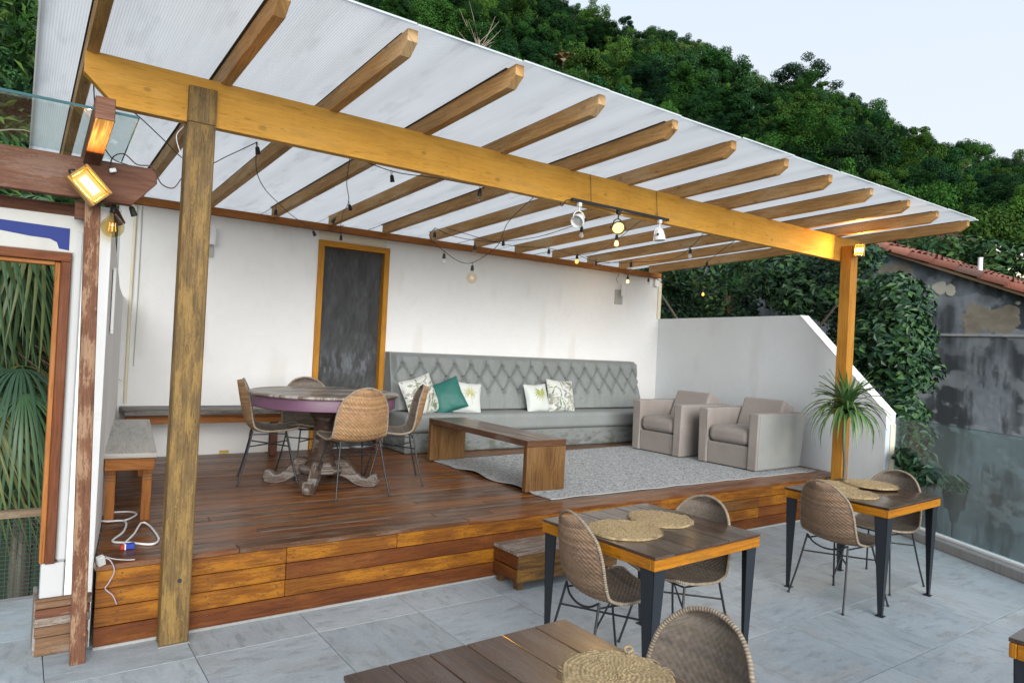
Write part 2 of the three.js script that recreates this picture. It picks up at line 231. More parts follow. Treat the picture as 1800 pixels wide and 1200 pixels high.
M.gauze = (() => { const map = tex(512, 512, (u, v) => { const a = fbm(u, v, 6, 10, 731, 5), d = Math.exp(-Math.pow((v - 0.42) / 0.07, 2)) * sst(0.42, 0.72, fbm(u, v, 26, 26, 739, 3)), e = sst(0.6, 0.8, fbm(u, v, 12, 16, 743, 4)) * 0.35; const k = 0.026 + 0.022 * a; return mix3([k, k * 1.04, k * 1.08], [0.2, 0.23, 0.26], clamp(d * 0.4 + e * 0.25)); }); const bumpMap = tex(256, 256, (u, v) => fbm(u, v, 5, 9, 751, 4), false); return std({ map, bumpMap, bumpScale: 0.03, roughness: 0.6 }); })();
M.rug = (() => {
  const f = (u, v) => { const row = Math.floor(v * 64), k = vn(u * 90 + hash(row, 3, 5) * 40, row, 90, 64, 761), n = fbm(u, v, 24, 24, 767, 3), p = 0.5 + 0.5 * Math.sin(v * 6.2832 * 64); return [clamp((k - 0.5) * 2.2 + 0.5 + (n - 0.5) * 0.8), p]; };
  const map = rep(tex(512, 512, (u, v) => { const [k, p] = f(u, v); return mix3([0.19, 0.2, 0.205], [0.46, 0.475, 0.48], clamp(k * 0.85 + 0.15 * p)); }), 1 / 0.75, 1 / 0.75);
  const bumpMap = rep(tex(512, 512, (u, v) => { const [k, p] = f(u, v); return 0.5 * k + 0.5 * p; }, false), 1 / 0.75, 1 / 0.75);
  return std({ map, bumpMap, bumpScale: 0.005, roughness: 1 });
})();
M.rugBack = std({ color: lin(0.34, 0.345, 0.34), roughness: 1 });
// woven cane: tone differs strand by strand through vertex colours
M.caneOut = std({ vertexColors: true, color: lin(0.30, 0.175, 0.085), roughness: 0.7 });
M.caneOutGrey = std({ vertexColors: true, color: lin(0.20, 0.128, 0.08), roughness: 0.75 });
M.caneIn = std({ vertexColors: true, color: lin(0.165, 0.135, 0.11), roughness: 0.75 });
M.caneRim = std({ map: rep(tex(256, 32, (u, v) => { const k = 0.6 + 0.5 * Math.abs(Math.sin(u * Math.PI * 32)) + 0.3 * (hash(Math.floor(u * 32), 2, 9) - 0.5); return [0.27 * k, 0.215 * k, 0.155 * k]; }), 6, 1), bumpMap: rep(tex(256, 4, (u) => Math.abs(Math.sin(u * Math.PI * 32)), false), 6, 1), bumpScale: 0.003, roughness: 0.8 });
M.grass = std({ vertexColors: true, color: lin(0.32, 0.235, 0.125), roughness: 0.85 });
M.leafDark = phy({ vertexColors: true, color: lin(1, 1, 1), roughness: 0.42, specularIntensity: 0.7 });
M.leafHill = phy({ vertexColors: true, color: lin(1, 1, 1), roughness: 0.8, specularIntensity: 0.15 });
M.leafPlain = phy({ vertexColors: true, color: lin(1, 1, 1), roughness: 0.6, specularIntensity: 0.3 });
M.bark = (() => { const map = tex(256, 256, (u, v) => { const a = fbm(u, v, 8, 24, 801, 4); return mix3([0.07, 0.055, 0.04], [0.22, 0.19, 0.15], a); }); return std({ map, bumpMap: map, bumpScale: 0.01, roughness: 0.95 }); })();
M.twig = std({ color: lin(0.3, 0.26, 0.2), roughness: 0.9 });
M.soil = (() => { const map = rep(tex(256, 256, (u, v) => mix3([0.02, 0.03, 0.012], [0.06, 0.075, 0.03], fbm(u, v, 8, 8, 811, 4))), 0.2, 0.2); return std({ map, roughness: 1 }); })();
// ---------------------------------------------------------------- ground, terrace floor, deck
const HD = 0.444, ZB = -3.275, XR = 7.305, XL = (z) => -0.308 - 0.128 * z, XW = (z) => 6.72 + 0.155 * (0.5 - z);   // skewed side walls
struct('ground', at(new THREE.PlaneGeometry(1600, 1600), 0, -3.2, 0, -Math.PI / 2), M.soil);
// terrace outline in plan (x, z); its right edge runs under the angled glass railing
const GA = [6.78, 0.53], GB = [5.2, 3.592], plan = [[-4, -1.07], [0.2, -1.07], [0.2, -3.2], [7.0, -3.2], [6.95, 0.53], [6.95, 0.56], [5.37, 3.62], [5.0, 7], [-4, 7]];
const slabOf = (pts, y0, y1) => at(prism(pts.map(([x, z]) => [x, -z]), y1 - y0, 0), 0, y0, 0, -Math.PI / 2);
const floor = struct('terrace_floor', slabOf(plan, -0.35, -0.012), M.grout);
function clipLeft(poly, [ax, az], [bx, bz]) { const side = ([x, z]) => (bx - ax) * (z - az) - (bz - az) * (x - ax), out = []; poly.forEach((p, i) => { const q = poly[(i + 1) % poly.length], a = side(p), b = side(q); if (a >= 0) out.push(p); if (a * b < 0) { const t = a / (a - b); out.push([lerp(p[0], q[0], t), lerp(p[1], q[1], t)]); } }); return out; }
{
  const S = 0.64, g = 0.0022, x0 = -4 + 0.01, z0 = 0.30 - S * 2;
  for (let i = 0; i < 18; i++) for (let j = 0; j < 13; j++) {
    const xa = x0 + 0.29 + (i - 1) * S, za = z0 + j * S; let a = Math.max(xa, -4) + g, b = Math.min(xa + S, 6.95) - g, c = Math.max(za, -1.07) + g, d = Math.min(za + S, 7) - g;
    if (b - a < 0.05 || d - c < 0.05) continue;
    if (za + S < -0.1 && xa > -0.25) continue;                       // under the deck
    const cut = clipLeft([[a, c], [b, c], [b, d], [a, d]], [6.95, 0.56], [5.37, 3.62]); if (cut.length < 3) continue;
    if (cut.length !== 4 || cut.some(([x, z]) => Math.min(Math.abs(x - a), Math.abs(x - b)) > 1e-6 || Math.min(Math.abs(z - c), Math.abs(z - d)) > 1e-6)) { part('tile', uvMetres(slabOf(cut, -0.0115, 0), (p) => p[0], (p) => p[2]), M.tiles[0], floor); continue; }
    const m = part('tile', span(a, b, -0.0115, rr(-0.0006, 0.0006), c, d, { c: 0.0012, grain: i * 7 + j * 3 & 1 ? 0 : 2 }), M.tiles[Math.floor(R() * 4)], floor);
  }
}
{
  const deck = thing('wooden_deck', 'low platform of dark varnished planks with orange boards along its front', 'deck');
  part('substructure', slabOf([[XL(-0.05) + 0.02, -0.05], [XW(-0.05) - 0.02, -0.05], [XW(ZB) - 0.02, ZB + 0.01], [XL(ZB) + 0.02, ZB + 0.01]], 0.001, HD - 0.034), M.joist, deck);
  const rows = 34, W = (0 - ZB - 0.01) / rows, mats = [M.deckA, M.deckB, M.deckC];
  for (let r = 0; r < rows; r++) {
    const z1 = 0.012 - r * W, z0 = z1 - W + 0.005; let x = XL((z0 + z1) / 2) + 0.004; const end = XW((z0 + z1) / 2) - 0.012;
    let cuts = [x]; let q = x + rr(0.6, 2.6); while (q < end - 0.5) { cuts.push(q); q += rr(1.4, 2.9); } cuts.push(end);
    for (let k = 0; k + 1 < cuts.length; k++) {
      const m = R() < 0.42 ? mats[0] : R() < 0.5 ? mats[1] : mats[2];
      part('plank', at(span(cuts[k] + 0.0012, cuts[k + 1] - 0.0012, HD - 0.03, HD + rr(-0.0012, 0.0012), z0, z1, { c: 0.0035 }), 0, 0, 0), r === 0 ? (k === 1 ? M.deckB : M.deckA) : m, deck);
    }
  }
  // front cladding, four courses; right of the joint the third course has slipped and shows a gap
  const y = [0.022, 0.122, 0.221, 0.319, 0.416], joints = [[-0.292, 2.3, 4.6, 6.78], [-0.292, 0.68, 3.3, 5.3, 6.78], [-0.292, 0.68, 3.3, 5.3, 6.78], [-0.292, 0.68, 1.40, 3.9, 6.78]];
  const fm = [[M.boardC, M.boardC, M.boardC], [M.boardA, M.boardA, M.boardA, M.boardC], [M.boardA, M.boardC, M.boardB, M.boardA], [M.boardA, M.boardA, M.boardA, M.boardA]];
  for (let r = 0; r < 4; r++) for (let k = 0; k + 1 < joints[r].length; k++) part('front_board', span(joints[r][k] + 0.0015, joints[r][k + 1] - 0.0015, y[r], y[r + 1] - 0.0045, -0.022, rr(-0.004, -0.001), { c: 0.003 }), fm[r][k], deck);
  const sc = []; for (let r = 0; r < 4; r++) for (const x of [-0.2, 0.25, 0.62, 0.74, 1.3, 1.8, 2.4, 3.2, 4.0]) for (const dy of [0.03, 0.07]) sc.push(at(new THREE.CylinderGeometry(0.0045, 0.0045, 0.003, 8), x + rr(-0.03, 0.03), y[r] + dy, 0.0, Math.PI / 2));
  for (const s of sc) part('screw', s, M.screw, deck);
  part('footing_strip', span(-0.29, 6.77, 0.0, 0.02, -0.03, -0.008, { c: 0.004 }), M.concrete, deck);
}

// ---------------------------------------------------------------- walls
{
  const w = thing('house_wall', 'white plastered house wall behind the sofa with a black-draped doorway', 'wall');
  const top = 2.86, s = new THREE.Shape([[0.06, -3.2], [XR + 0.005, -3.2], [XR + 0.005, top], [0.06, top]].map((p) => new THREE.Vector2(...p)));
  s.holes.push(new THREE.Path([[1.938, HD], [1.938, 2.714], [2.767, 2.714], [2.767, HD]].map((p) => new THREE.Vector2(...p))));
  part('wall', at(new THREE.ExtrudeGeometry(s, { depth: 0.2, bevelEnabled: false }), 0, 0, ZB - 0.2), M.wall, w);
  part('plaster_patch', span(1.94, 2.73, 2.73, 2.80, ZB, ZB + 0.006), M.cream, w, 'cream plaster strip above the doorway');
  const d = new THREE.Group(); d.name = 'doorway'; w.add(d);
  const z0 = ZB - 0.09, z1 = ZB + 0.03;
  part('door_frame', [span(1.936, 1.998, HD, 2.65, z0, z1, { grain: 1 }), span(2.708, 2.77, HD, 2.65, z0, z1, { grain: 1 }), span(1.936, 2.77, 2.6505, 2.716, z0, z1 + 0.002, { grain: 0 })], M.doorFrame, d);
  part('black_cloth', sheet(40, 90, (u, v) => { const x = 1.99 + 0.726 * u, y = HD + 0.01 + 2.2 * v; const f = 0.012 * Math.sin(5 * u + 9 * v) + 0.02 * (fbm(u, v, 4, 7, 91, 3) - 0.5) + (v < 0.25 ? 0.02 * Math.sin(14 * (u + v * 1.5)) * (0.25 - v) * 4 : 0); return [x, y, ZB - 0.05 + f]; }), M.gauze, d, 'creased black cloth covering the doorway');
  part('door_backing', span(1.945, 2.76, HD, 2.7, ZB - 0.19, ZB - 0.14, { c: 0 }), M.black, d);
  part('conduit', [tube([[0.17, 0.96, ZB + 0.015], [0.17, 1.8, ZB + 0.016], [0.175, 2.80, ZB + 0.015]], 0.014, 20, 8)], M.cream, w, 'cream conduit running up beside the corner');
  part('conduit', tube([[0.225, 1.3, ZB + 0.008], [0.23, 2.0, ZB + 0.007], [0.228, 2.80, ZB + 0.008]], 0.005, 16, 6), M.greyPlastic, w);
  part('corner_trim', [span(XR - 0.05, XR + 0.02, 2.2, 2.80, ZB + 0.001, ZB + 0.02, { c: 0.003 })], M.cream, w);
  part('yellow_bracket', span(1.03, 1.12, HD + 0.004, HD + 0.03, ZB + 0.001, ZB + 0.012), std({ color: lin(0.6, 0.36, 0.03), roughness: 0.6 }), w, 'small yellow bracket at the foot of the wall');
}
{
  const z1 = -0.66, z2 = 0.48, h1 = 2.195, h2 = 1.158, tw = Math.atan(0.155), k = Math.cos(tw);   // lengths along the skewed wall
  const w = thing('parapet_wall', 'pale grey parapet wall with a sloping front corner beside the armchairs', 'wall');
  const a = prism([[ZB, -3.2], [z2, -3.2], [z2, h2], [z1, h1 + 0.01], [ZB, h1]], 0.135, 0.006); a.applyMatrix4(new THREE.Matrix4().makeBasis(V(0, 0, 1), V(0, 1, 0), V(-1, 0, 0))); a.translate(0.141, 0, 0); const wp = new THREE.Group(); wp.name = 'panel'; wp.position.set(XW(0), 0, 0); wp.rotation.y = -tw; wp.scale.z = 1 / k; w.add(wp);
  part('wall', uvMetres(a, (p) => p[2] + p[0], (p) => p[1]), M.wallGrey, wp);
  const L = Math.hypot(z2 - z1, h1 - h2);
  part('coping', at(board(0.15, 0.006, L + 0.02), 0.07, (h1 + h2) / 2 + 0.012, (z1 + z2) / 2 + 0.006, Math.atan2(h1 - h2, z2 - z1)), M.wall, wp);
  part('end_trim', span(0.06, 0.142, 0.02, h2 - 0.1, z2 + 0.0065, z2 + 0.02), M.cream, wp);
}
{
  const w = thing('side_wall', 'narrow white wall beside the painted bench with its top sloping down backwards', 'wall');
  // inner face follows the skewed left edge of the deck
  const th = 0.115, ang = Math.atan2(XL(0) - XL(ZB), -ZB), Ls = -ZB / Math.cos(ang) - 0.01;
  const a = prism([[0.085, 0], [Ls, 0], [Ls, 1.95], [2.1, 1.97], [0.5, 2.2], [0.13, 2.28], [0.085, 2.26]], th, 0.004);
  // shape x = distance backwards from the front end, y = up, depth = towards the left
  a.applyMatrix4(new THREE.Matrix4().makeBasis(V(-Math.sin(ang), 0, -Math.cos(ang)), V(0, 1, 0), V(Math.cos(ang), 0, -Math.sin(ang)))); a.translate(XL(0) - 0.006 - th * Math.cos(ang), 0, th * Math.sin(ang));
  part('wall', uvMetres(a, (p) => p[2] + p[0], (p) => p[1]), M.wall, w);
  const vx = XL(-0.47) + 0.004;
  part('vent_slot', [span(vx - 0.004, vx + 0.012, 1.64, 1.98, -0.5, -0.492), span(vx - 0.004, vx + 0.012, 1.64, 1.98, -0.452, -0.444), span(vx - 0.004, vx + 0.012, 1.62, 1.64, -0.5, -0.444), span(vx - 0.004, vx + 0.012, 1.98, 1.995, -0.5, -0.444)], M.whitePaint, w);
  part('vent_gap', span(vx - 0.006, vx + 0.004, 1.64, 1.98, -0.492, -0.452, { c: 0 }), M.black, w);
  const sk = thing('wall_socket', 'small metal outlet on the side wall above the white-topped bench', 'outlet', [XL(-0.85) + 0.006, 0.85, -0.85]);
  part('plate', at(board(0.008, 0.075, 0.05), 0, 0, 0), M.whiteMetal, sk); part('spigot', rod([0.004, 0.005, 0], [0.06, 0.005, 0.0], 0.012), M.greyPlastic, sk);
}
{
  // doorway at the far left: lintel wall with the blue painted band, timber jamb, sill block
  const w = thing('gateway_wall', 'white wall with a blue painted band over a timber door frame at left', 'wall');
  part('wall', span(-3.6, -0.42, 2.022, 2.21, -0.21, -0.09, { c: 0.004 }), M.gateWall, w);
  part('sill_block', [span(-0.525, -0.425, 0.0, 0.455, -0.21, -0.088, { c: 0.006 })], M.sill, w);
  part('pier', [span(-0.468, -0.412, 0.4555, 2.15, -0.2, -0.087, { c: 0.02 })], M.sill, w);
  const p = prism([[-2.2, 2.19], [-0.482, 2.145], [-0.482, 2.035], [-0.525, 2.04], [-0.535, 2.07], [-0.565, 2.085], [-0.65, 2.088], [-0.76, 2.10], [-1.3, 2.11], [-2.2, 2.13]], 0.002);
  part('painted_band', at(p, 0, 0, -0.0895), std({ color: lin(0.004, 0.018, 0.15), roughness: 0.7 }), w, 'royal blue painted band');
  const d = new THREE.Group(); d.name = 'door_frame'; w.add(d);
  part('jamb', [span(-0.512, -0.4685, 0.456, 1.975, -0.19, -0.075, { grain: 1 })], M.jamb, d); part('jamb_stop', span(-0.535, -0.5125, 0.456, 1.972, -0.17, -0.095, { grain: 1 }), M.plate, d);
  part('lintel', span(-3.6, -0.4685, 1.976, 2.0215, -0.19, -0.073, { grain: 0 }), M.jamb, d); part('lintel_stop', span(-3.6, -0.536, 1.955, 1.9755, -0.17, -0.095, { grain: 0 }), M.plate, d);
}
{
  const s = thing('plank_box', 'small wooden box of stacked boards at the foot of the worn post', 'box');
  const ys = [0.0, 0.092, 0.146, 0.192, 0.235, 0.272], ms = [M.boxWood, M.boxWood, M.stepTop, M.redBeam, M.boxWood];
  for (let k = 0; k < 5; k++) part('board', span(-0.54 + (k === 0 ? 0.006 : 0), -0.306 + rr(-0.006, 0.002), ys[k] + 0.002, ys[k + 1] - 0.001, -0.086, -0.062 + rr(-0.003, 0.003)), ms[k], s);
  part('side', span(-0.545, -0.527, 0.0, 0.271, -0.34, -0.0865), M.stepTop, s); part('lid', span(-0.545, -0.302, 0.2725, 0.286, -0.0865, -0.06), M.boxWood, s);
}
{
  const f = thing('wire_fence', 'dark green wire mesh railing with a wooden handrail in front of the palm', 'fence');
  const z = -1.05; part('handrail', span(-3.4, -0.36, 0.482, 0.525, z - 0.03, z + 0.03, { grain: 0 }), M.rail, f);
  const ws = []; const wm = std({ color: lin(0.02, 0.06, 0.05), roughness: 0.5 });
  for (let x = -3.4; x < -0.35; x += 0.03) ws.push(rod([x, 0.0, z], [x, 0.482, z], 0.0016, 5));
  for (let y = 0.02; y < 0.47; y += 0.026) ws.push(rod([-3.4, y, z + 0.002], [-0.36, y, z + 0.002], 0.0016, 5));
  part('wire_mesh', ws, wm, f); for (const x of [-3.3, -1.9, -0.38]) part('fence_post', rod([x, 0.0, z - 0.01], [x, 0.475, z - 0.01], 0.012), wm, f);
}
// ---------------------------------------------------------------- pergola
const RX0 = -0.465, RS = 0.619, RN = 13, SL = 0.043;        // first rafter, spacing, roof slope per metre
const ry = (z) => 3.009 + SL * (z - 0.0675);                   // underside of the rafters
{
  const p = thing('pergola', 'timber pergola with yellow front beam and translucent ribbed roof over the deck', 'pergola');
  // posts: the left one on the terrace in front of the deck, notched round the beam
  part('post', [at(board(0.14, 2.756, 0.104, { grain: 1, c: 0.006 }), 0.071, 1.384, 0.052), at(board(0.139, 0.19, 0.03, { grain: 1, c: 0.003 }), 0.071, 2.857, 0.0885)], M.post, p, 'weathered yellow-brown square post');
  part('post_footing', span(-0.006, 0.149, 0.0, 0.006, 0.0, 0.111), M.concrete, p);
  part('bolt', at(new THREE.CylinderGeometry(0.011, 0.011, 0.004, 14), 0.082, 0.34, 0.107, Math.PI / 2), M.black, p);
  part('post', span(6.425, 6.552, 0.0, 2.91, 0.0735, 0.195, { grain: 1, c: 0.005 }), M.postRight, p, 'smooth honey-coloured post by the parapet');
  // beam with chamfered lower corners at both ends
  const bs = prism([[-0.464, 2.905], [-0.321, 2.768], [6.68, 2.758], [6.84, 2.89], [6.84, 3.009], [-0.464, 3.011]], 0.056, 0.003);
  part('beam', uvMetres(at(bs, 0, 0, 0.0085), (q) => q[0] + 0.3, (q) => q[1] * 0.8 + q[2]), M.beam, p, 'thick honey-yellow front beam');
  part('wall_plate', span(0.08, XR - 0.06, 2.812, 2.885, ZB + 0.004, ZB + 0.075, { grain: 0 }), M.plate, p);
  const Zf = 1.05, H = 0.098, W = 0.055;
  for (let i = 0; i < RN; i++) {
    const x = RX0 + i * RS + rr(-0.008, 0.008), zf = Zf + (i < 5 ? 0.02 : 0) + rr(-0.012, 0.012), zb = ZB + 0.078;
    // profile in (z, y): chamfered nose at the front end
    const g = prism([[zb, ry(zb)], [zf - 0.07, ry(zf - 0.07)], [zf, ry(zf) + 0.045], [zf, ry(zf) + H], [zb, ry(zb) + H]], W - 0.006, 0.003);
    g.applyMatrix4(new THREE.Matrix4().makeBasis(V(0, 0, 1), V(0, 1, 0), V(-1, 0, 0))); g.translate(x + W - 0.003, 0, 0);
    const o = rr(0, 8); part('rafter', uvMetres(g, (q) => q[2] + o, (q) => q[1] + q[0]), M.rafter, p);
  }
  // roof: one ribbed sheet per bay, dark sealing strip on each rafter
  const yt = (z) => ry(z) + H + 0.009, z0 = ZB - 0.75, z1 = 1.12;
  const bays = [[RX0 - 0.20, RX0 + 0.02]]; for (let i = 0; i + 1 < RN; i++) bays.push([RX0 + i * RS + 0.024, RX0 + (i + 1) * RS + 0.022]); bays.push([RX0 + (RN - 1) * RS + 0.026, RX0 + (RN - 1) * RS + 0.12]);
  bays.forEach(([a, b], k) => {
    const sag = rr(0.002, 0.008), ph = rr(0, 6), fr = z1 + rr(-0.012, 0.012);
    part('roof_sheet', sheet(14, 40, (u, v) => { const z = lerp(z0, fr, v), x = lerp(a, b, u); return [x, yt(z) + (k % 2) * 0.0015 - sag * Math.sin(Math.PI * u) + 0.003 * Math.sin(ph + 4 * v + 3 * u), z]; }, (u, v) => [lerp(a, b, u) * 1.6 + k * 0.37, v * 2.1]), M.poly, p);
    part('sheet_edge', span(a + 0.002, b - 0.002, yt(fr) - 0.006, yt(fr) + 0.004, fr + 0.001, fr + 0.004, { c: 0.001 }), M.polyEdge, p);
  });
  for (let i = 0; i < RN; i++) { const x = RX0 + i * RS + 0.024; const L = (1.05 - ZB) - 0.09, zc = (1.05 + ZB) / 2; part('seal_strip', at(board(0.058, 0.005, L, { c: 0.001 }), x, ry(zc) + H + 0.0035, zc, -Math.atan(SL)), M.black, p); }
  part('side_flashing', at(board(0.022, 0.004, 4.9, { c: 0.001 }), RX0 - 0.19, ry(-1.35) + H + 0.0205, -1.35, -Math.atan(SL)), M.whiteMetal, p);
}
{
  // small porch at the left: worn thin post, reddish beam, glass canopy
  const p = thing('porch_frame', 'small reddish timber porch frame with a thin worn post at the left', 'porch');
  part('post', at(board(0.066, 2.32, 0.05, { grain: 1, c: 0.004 }), -0.383, 1.16, 0.094, 0, 0, 0.018), M.thinPost, p, 'thin square post with flaking varnish');
  const b = prism([[-3.4, 2.295], [-0.233, 2.287], [-0.124, 2.413], [-0.133, 2.482], [-3.4, 2.472]], 0.06, 0.003);
  part('beam', uvMetres(at(b, 0, 0, 0.004), (q) => q[0], (q) => q[1] + q[2]), M.redBeam, p);
  part('back_beam', span(-3.4, -0.44, 2.212, 2.285, -0.30, -0.19, { grain: 0 }), M.redBeam, p);
  part('rafter', at(board(0.075, 0.10, 1.1, { grain: 2 }), -0.415, 2.512, 0.12, -0.13), M.redBeam, p); part('rafter', at(board(0.075, 0.10, 1.1, { grain: 2 }), -1.3, 2.512, 0.12, -0.13), M.redBeam, p);
  part('knee_block', span(-0.47, -0.41, 2.19, 2.28, -0.045, 0.003), M.redBeam, p);
  part('strut', at(board(0.05, 0.3, 0.04, { grain: 1 }), -0.305, 2.36, -0.35, 0, 0, 0.5), M.redBeam, p);
  const g = thing('glass_canopy', 'horizontal sheet of greenish glass lying over the small porch at left', 'glass roof');
  const y = 0.022;
  part('pane', sheet(1, 1, (u, v) => [lerp(-3.4, -0.284, u), lerp(2.483, 2.562, v) + y, lerp(0.02, 0.62, v)]), M.glassCanopy, g);
  part('pane_edge', [span(-3.4, -0.284, 2.578, 2.59, 0.621, 0.625, { c: 0.001 })], M.glassEdge, g);
  part('pane_edge', at(board(0.003, 0.012, 0.605, { c: 0.001 }), -0.282, 2.5445, 0.32, -Math.atan2(0.079, 0.6)), M.glassEdge, g);
}
{
  const g = thing('glass_railing', 'bluish frameless glass panel in front of the stained wall', 'railing');
  const gl = Math.hypot(GB[0] - GA[0], GB[1] - GA[1]); g.position.set(GA[0], 0, GA[1]); g.rotation.y = Math.atan2(GB[0] - GA[0], GB[1] - GA[1]);
  part('pane', sheet(1, 1, (u, v) => [0, lerp(0.11, 1.132, v), lerp(0.03, gl, u)]), M.glass, g);
  part('top_edge', span(-0.005, 0.005, 1.1325, 1.137, 0.03, gl, { c: 0.001 }), M.glassEdge, g);
  const k = single('terrace_kerb', [span(-0.12, 0.12, 0.002, 0.085, 0, gl, { c: 0.005 })], M.concrete, 'grey stone kerb under the glass railing', 'kerb'); k.position.copy(g.position); k.rotation.copy(g.rotation);
  part('channel', span(-0.03, 0.03, 0.0855, 0.109, 0, gl), M.whitePaint, g);
}
// ---------------------------------------------------------------- neighbouring building, house, pipe
{
  const X = 10, slope = -0.396, y0 = 3.42, zA = -1.344, top = (z) => y0 + slope * (z - zA), apex = -1.75;
  const w = thing('stained_building', 'old blackened plaster gable wall with peeling patches and a red tile roof', 'building');
  const map = tex(900, 700, (u, v) => {   // u: z from -7 to 5, v: y from -3.2 to 4.4
    const z = -7 + 12 * u, y = -3.2 + 7.6 * v, s = 901, n = (a, b, k) => fbm(u, v, a, b, s + k, 5);
    const cloud = n(10, 8, 0), run = n(70, 5, 3), fine = fbm(u, v, 150, 110, s + 6, 3), black = sst(0.42, 0.68, 0.55 * run + 0.45 * n(16, 10, 9));
    let c = mix3([0.09, 0.102, 0.112], [0.215, 0.237, 0.258], clamp(1.7 * (cloud - 0.24) + 0.5 * (fine - 0.5)));
    c = mix3(c, [0.022, 0.026, 0.03], clamp(black * 0.9));
    c = mix3(c, [0.03, 0.034, 0.038], 0.8 * sst(0.48, 0.74, fbm(u, v, 120, 22, s + 61, 5)));
    c = mix3(c, [0.26, 0.28, 0.295], 0.7 * sst(0.54, 0.66, n(44, 34, 12)) * sst(0.4, 0.6, n(9, 7, 15)));
    const blob = (zc, yc, rz, ryy, k) => { const d = Math.hypot((z - zc) / rz, (y - yc) / ryy) + 1.5 * (fbm(u, v, 50, 34, s + k, 5) - 0.5); return 1 - sst(0.86, 0.93, d); };
    const tan = Math.max(blob(0.01, 2.37, 0.20, 0.3, 20), blob(0.38, 2.35, 0.2, 0.24, 21), blob(-1.11, 2.90, 0.3, 0.3, 22), blob(0.84, 2.25, 0.25, 0.3, 25), blob(-1.01, 2.15, 0.12, 0.2, 26));
    c = mix3(c, mix3([0.15, 0.125, 0.09], [0.25, 0.215, 0.16], fine), tan * 0.9);
    const pale = Math.max(blob(-0.47, 2.81, 0.10, 0.1, 30), blob(-0.32, 2.78, 0.06, 0.08, 31), blob(0.50, 2.57, 0.05, 0.04, 32), blob(-0.81, 2.30, 0.04, 0.06, 33));
    c = mix3(c, [0.42, 0.39, 0.33], pale);
    const ledge = 1 - sst(0.012, 0.03, Math.abs(y - 2.14 - 0.02 * (n(30, 4, 40) - 0.5)));
    return mix3(c, [0.26, 0.28, 0.29], ledge * 0.6);
  });
  const a = prism([[-7, -3.2], [5, -3.2], [5, top(5)], [apex, top(apex)], [-7, top(apex) - 0.396 * (apex + 7)]], 0.3, 0); a.applyMatrix4(new THREE.Matrix4().makeBasis(V(0, 0, 1), V(0, 1, 0), V(-1, 0, 0))); a.translate(X + 0.3, 0, 0);
  part('wall', uvMetres(a, (q) => (q[2] + 7) / 12, (q) => (q[1] + 3.2) / 7.6), std({ map, bumpMap: map, bumpScale: 0.06, roughness: 0.95 }), w);
  part('string_course', span(X - 0.025, X + 0.01, 2.125, 2.15, -6, 5), M.concrete, w);
  const rf = new THREE.Group(); rf.name = 'roof'; w.add(rf);
  const ang = Math.atan(-slope), len = 0.34, tileG = (() => { const g = new THREE.CylinderGeometry(0.085, 0.1, len + 0.05, 10, 1, true, -Math.PI / 2, Math.PI); g.rotateX(-Math.PI / 2); return g; })();
  const mats = [[0.26, 0.085, 0.05], [0.20, 0.07, 0.045], [0.30, 0.12, 0.08], [0.14, 0.075, 0.055]].map((c) => std({ color: lin(...c), roughness: 0.9, bumpMap: M.tiles[0].bumpMap, bumpScale: 0.01 }));
  part('roof_deck', at(board(4.5, 0.04, 8.0), X + 2.12, top(1.5) + 0.02, 1.5, ang), M.joist, rf);
  for (let r = 0; r < 17; r++) for (let k = 0; k < 14; k++) {
    const z = apex + 0.1 + r * len * Math.cos(ang), x = X - 0.06 + k * 0.185; const m = part('roof_tile', tileG, mats[Math.floor(R() * 4)], rf);
    m.position.set(x + rr(-0.012, 0.012), top(z) + 0.055 + rr(-0.008, 0.008), z); m.rotation.set(ang - 0.04, rr(-0.03, 0.03), rr(-0.05, 0.05));
  }
  const pp = thing('white_pipe', 'thin white vent pipe standing on the red tile roof', 'pipe', [X + 0.1, 0, 0.01]);
  part('tube', rod([0, 2.84, 0], [0, 3.21, 0], 0.03, 12), M.whitePaint, pp); part('collar', rod([0, 2.84, 0], [0, 2.88, 0], 0.042, 12), M.greyPlastic, pp); part('cap', rod([0, 3.21, 0], [0, 3.22, 0], 0.034, 12), M.whitePaint, pp);
  const h = thing('cream_house', 'small cream house behind the shrubs beyond the tile roof', 'house', [24, -3.75, -7.9]);
  part('wall', span(0, 5, 0, 9.2, -2.6, 2.7), M.cream, h); part('eave', span(-0.3, 5.2, 9.2, 9.4, -2.9, 3.0), M.whitePaint, h);
  part('roof', at(prism([[-3.1, 0], [3.2, 0], [0, 1.0]], 6, 0), -0.5, 9.4, 0, 0, Math.PI / 2), mats[3], h);
  const win = new THREE.Group(); win.name = 'window'; h.add(win);
  part('frame', [span(-0.05, 0.05, 7.3, 8.5, 1.0, 1.1), span(-0.05, 0.05, 7.3, 8.5, 1.9, 2.0), span(-0.05, 0.05, 8.5, 8.6, 1.0, 2.0), span(-0.05, 0.05, 7.2, 7.3, 1.0, 2.0)], M.whitePaint, win); part('pane', span(-0.02, 0.02, 7.3, 8.5, 1.1, 1.9), M.black, win);
}
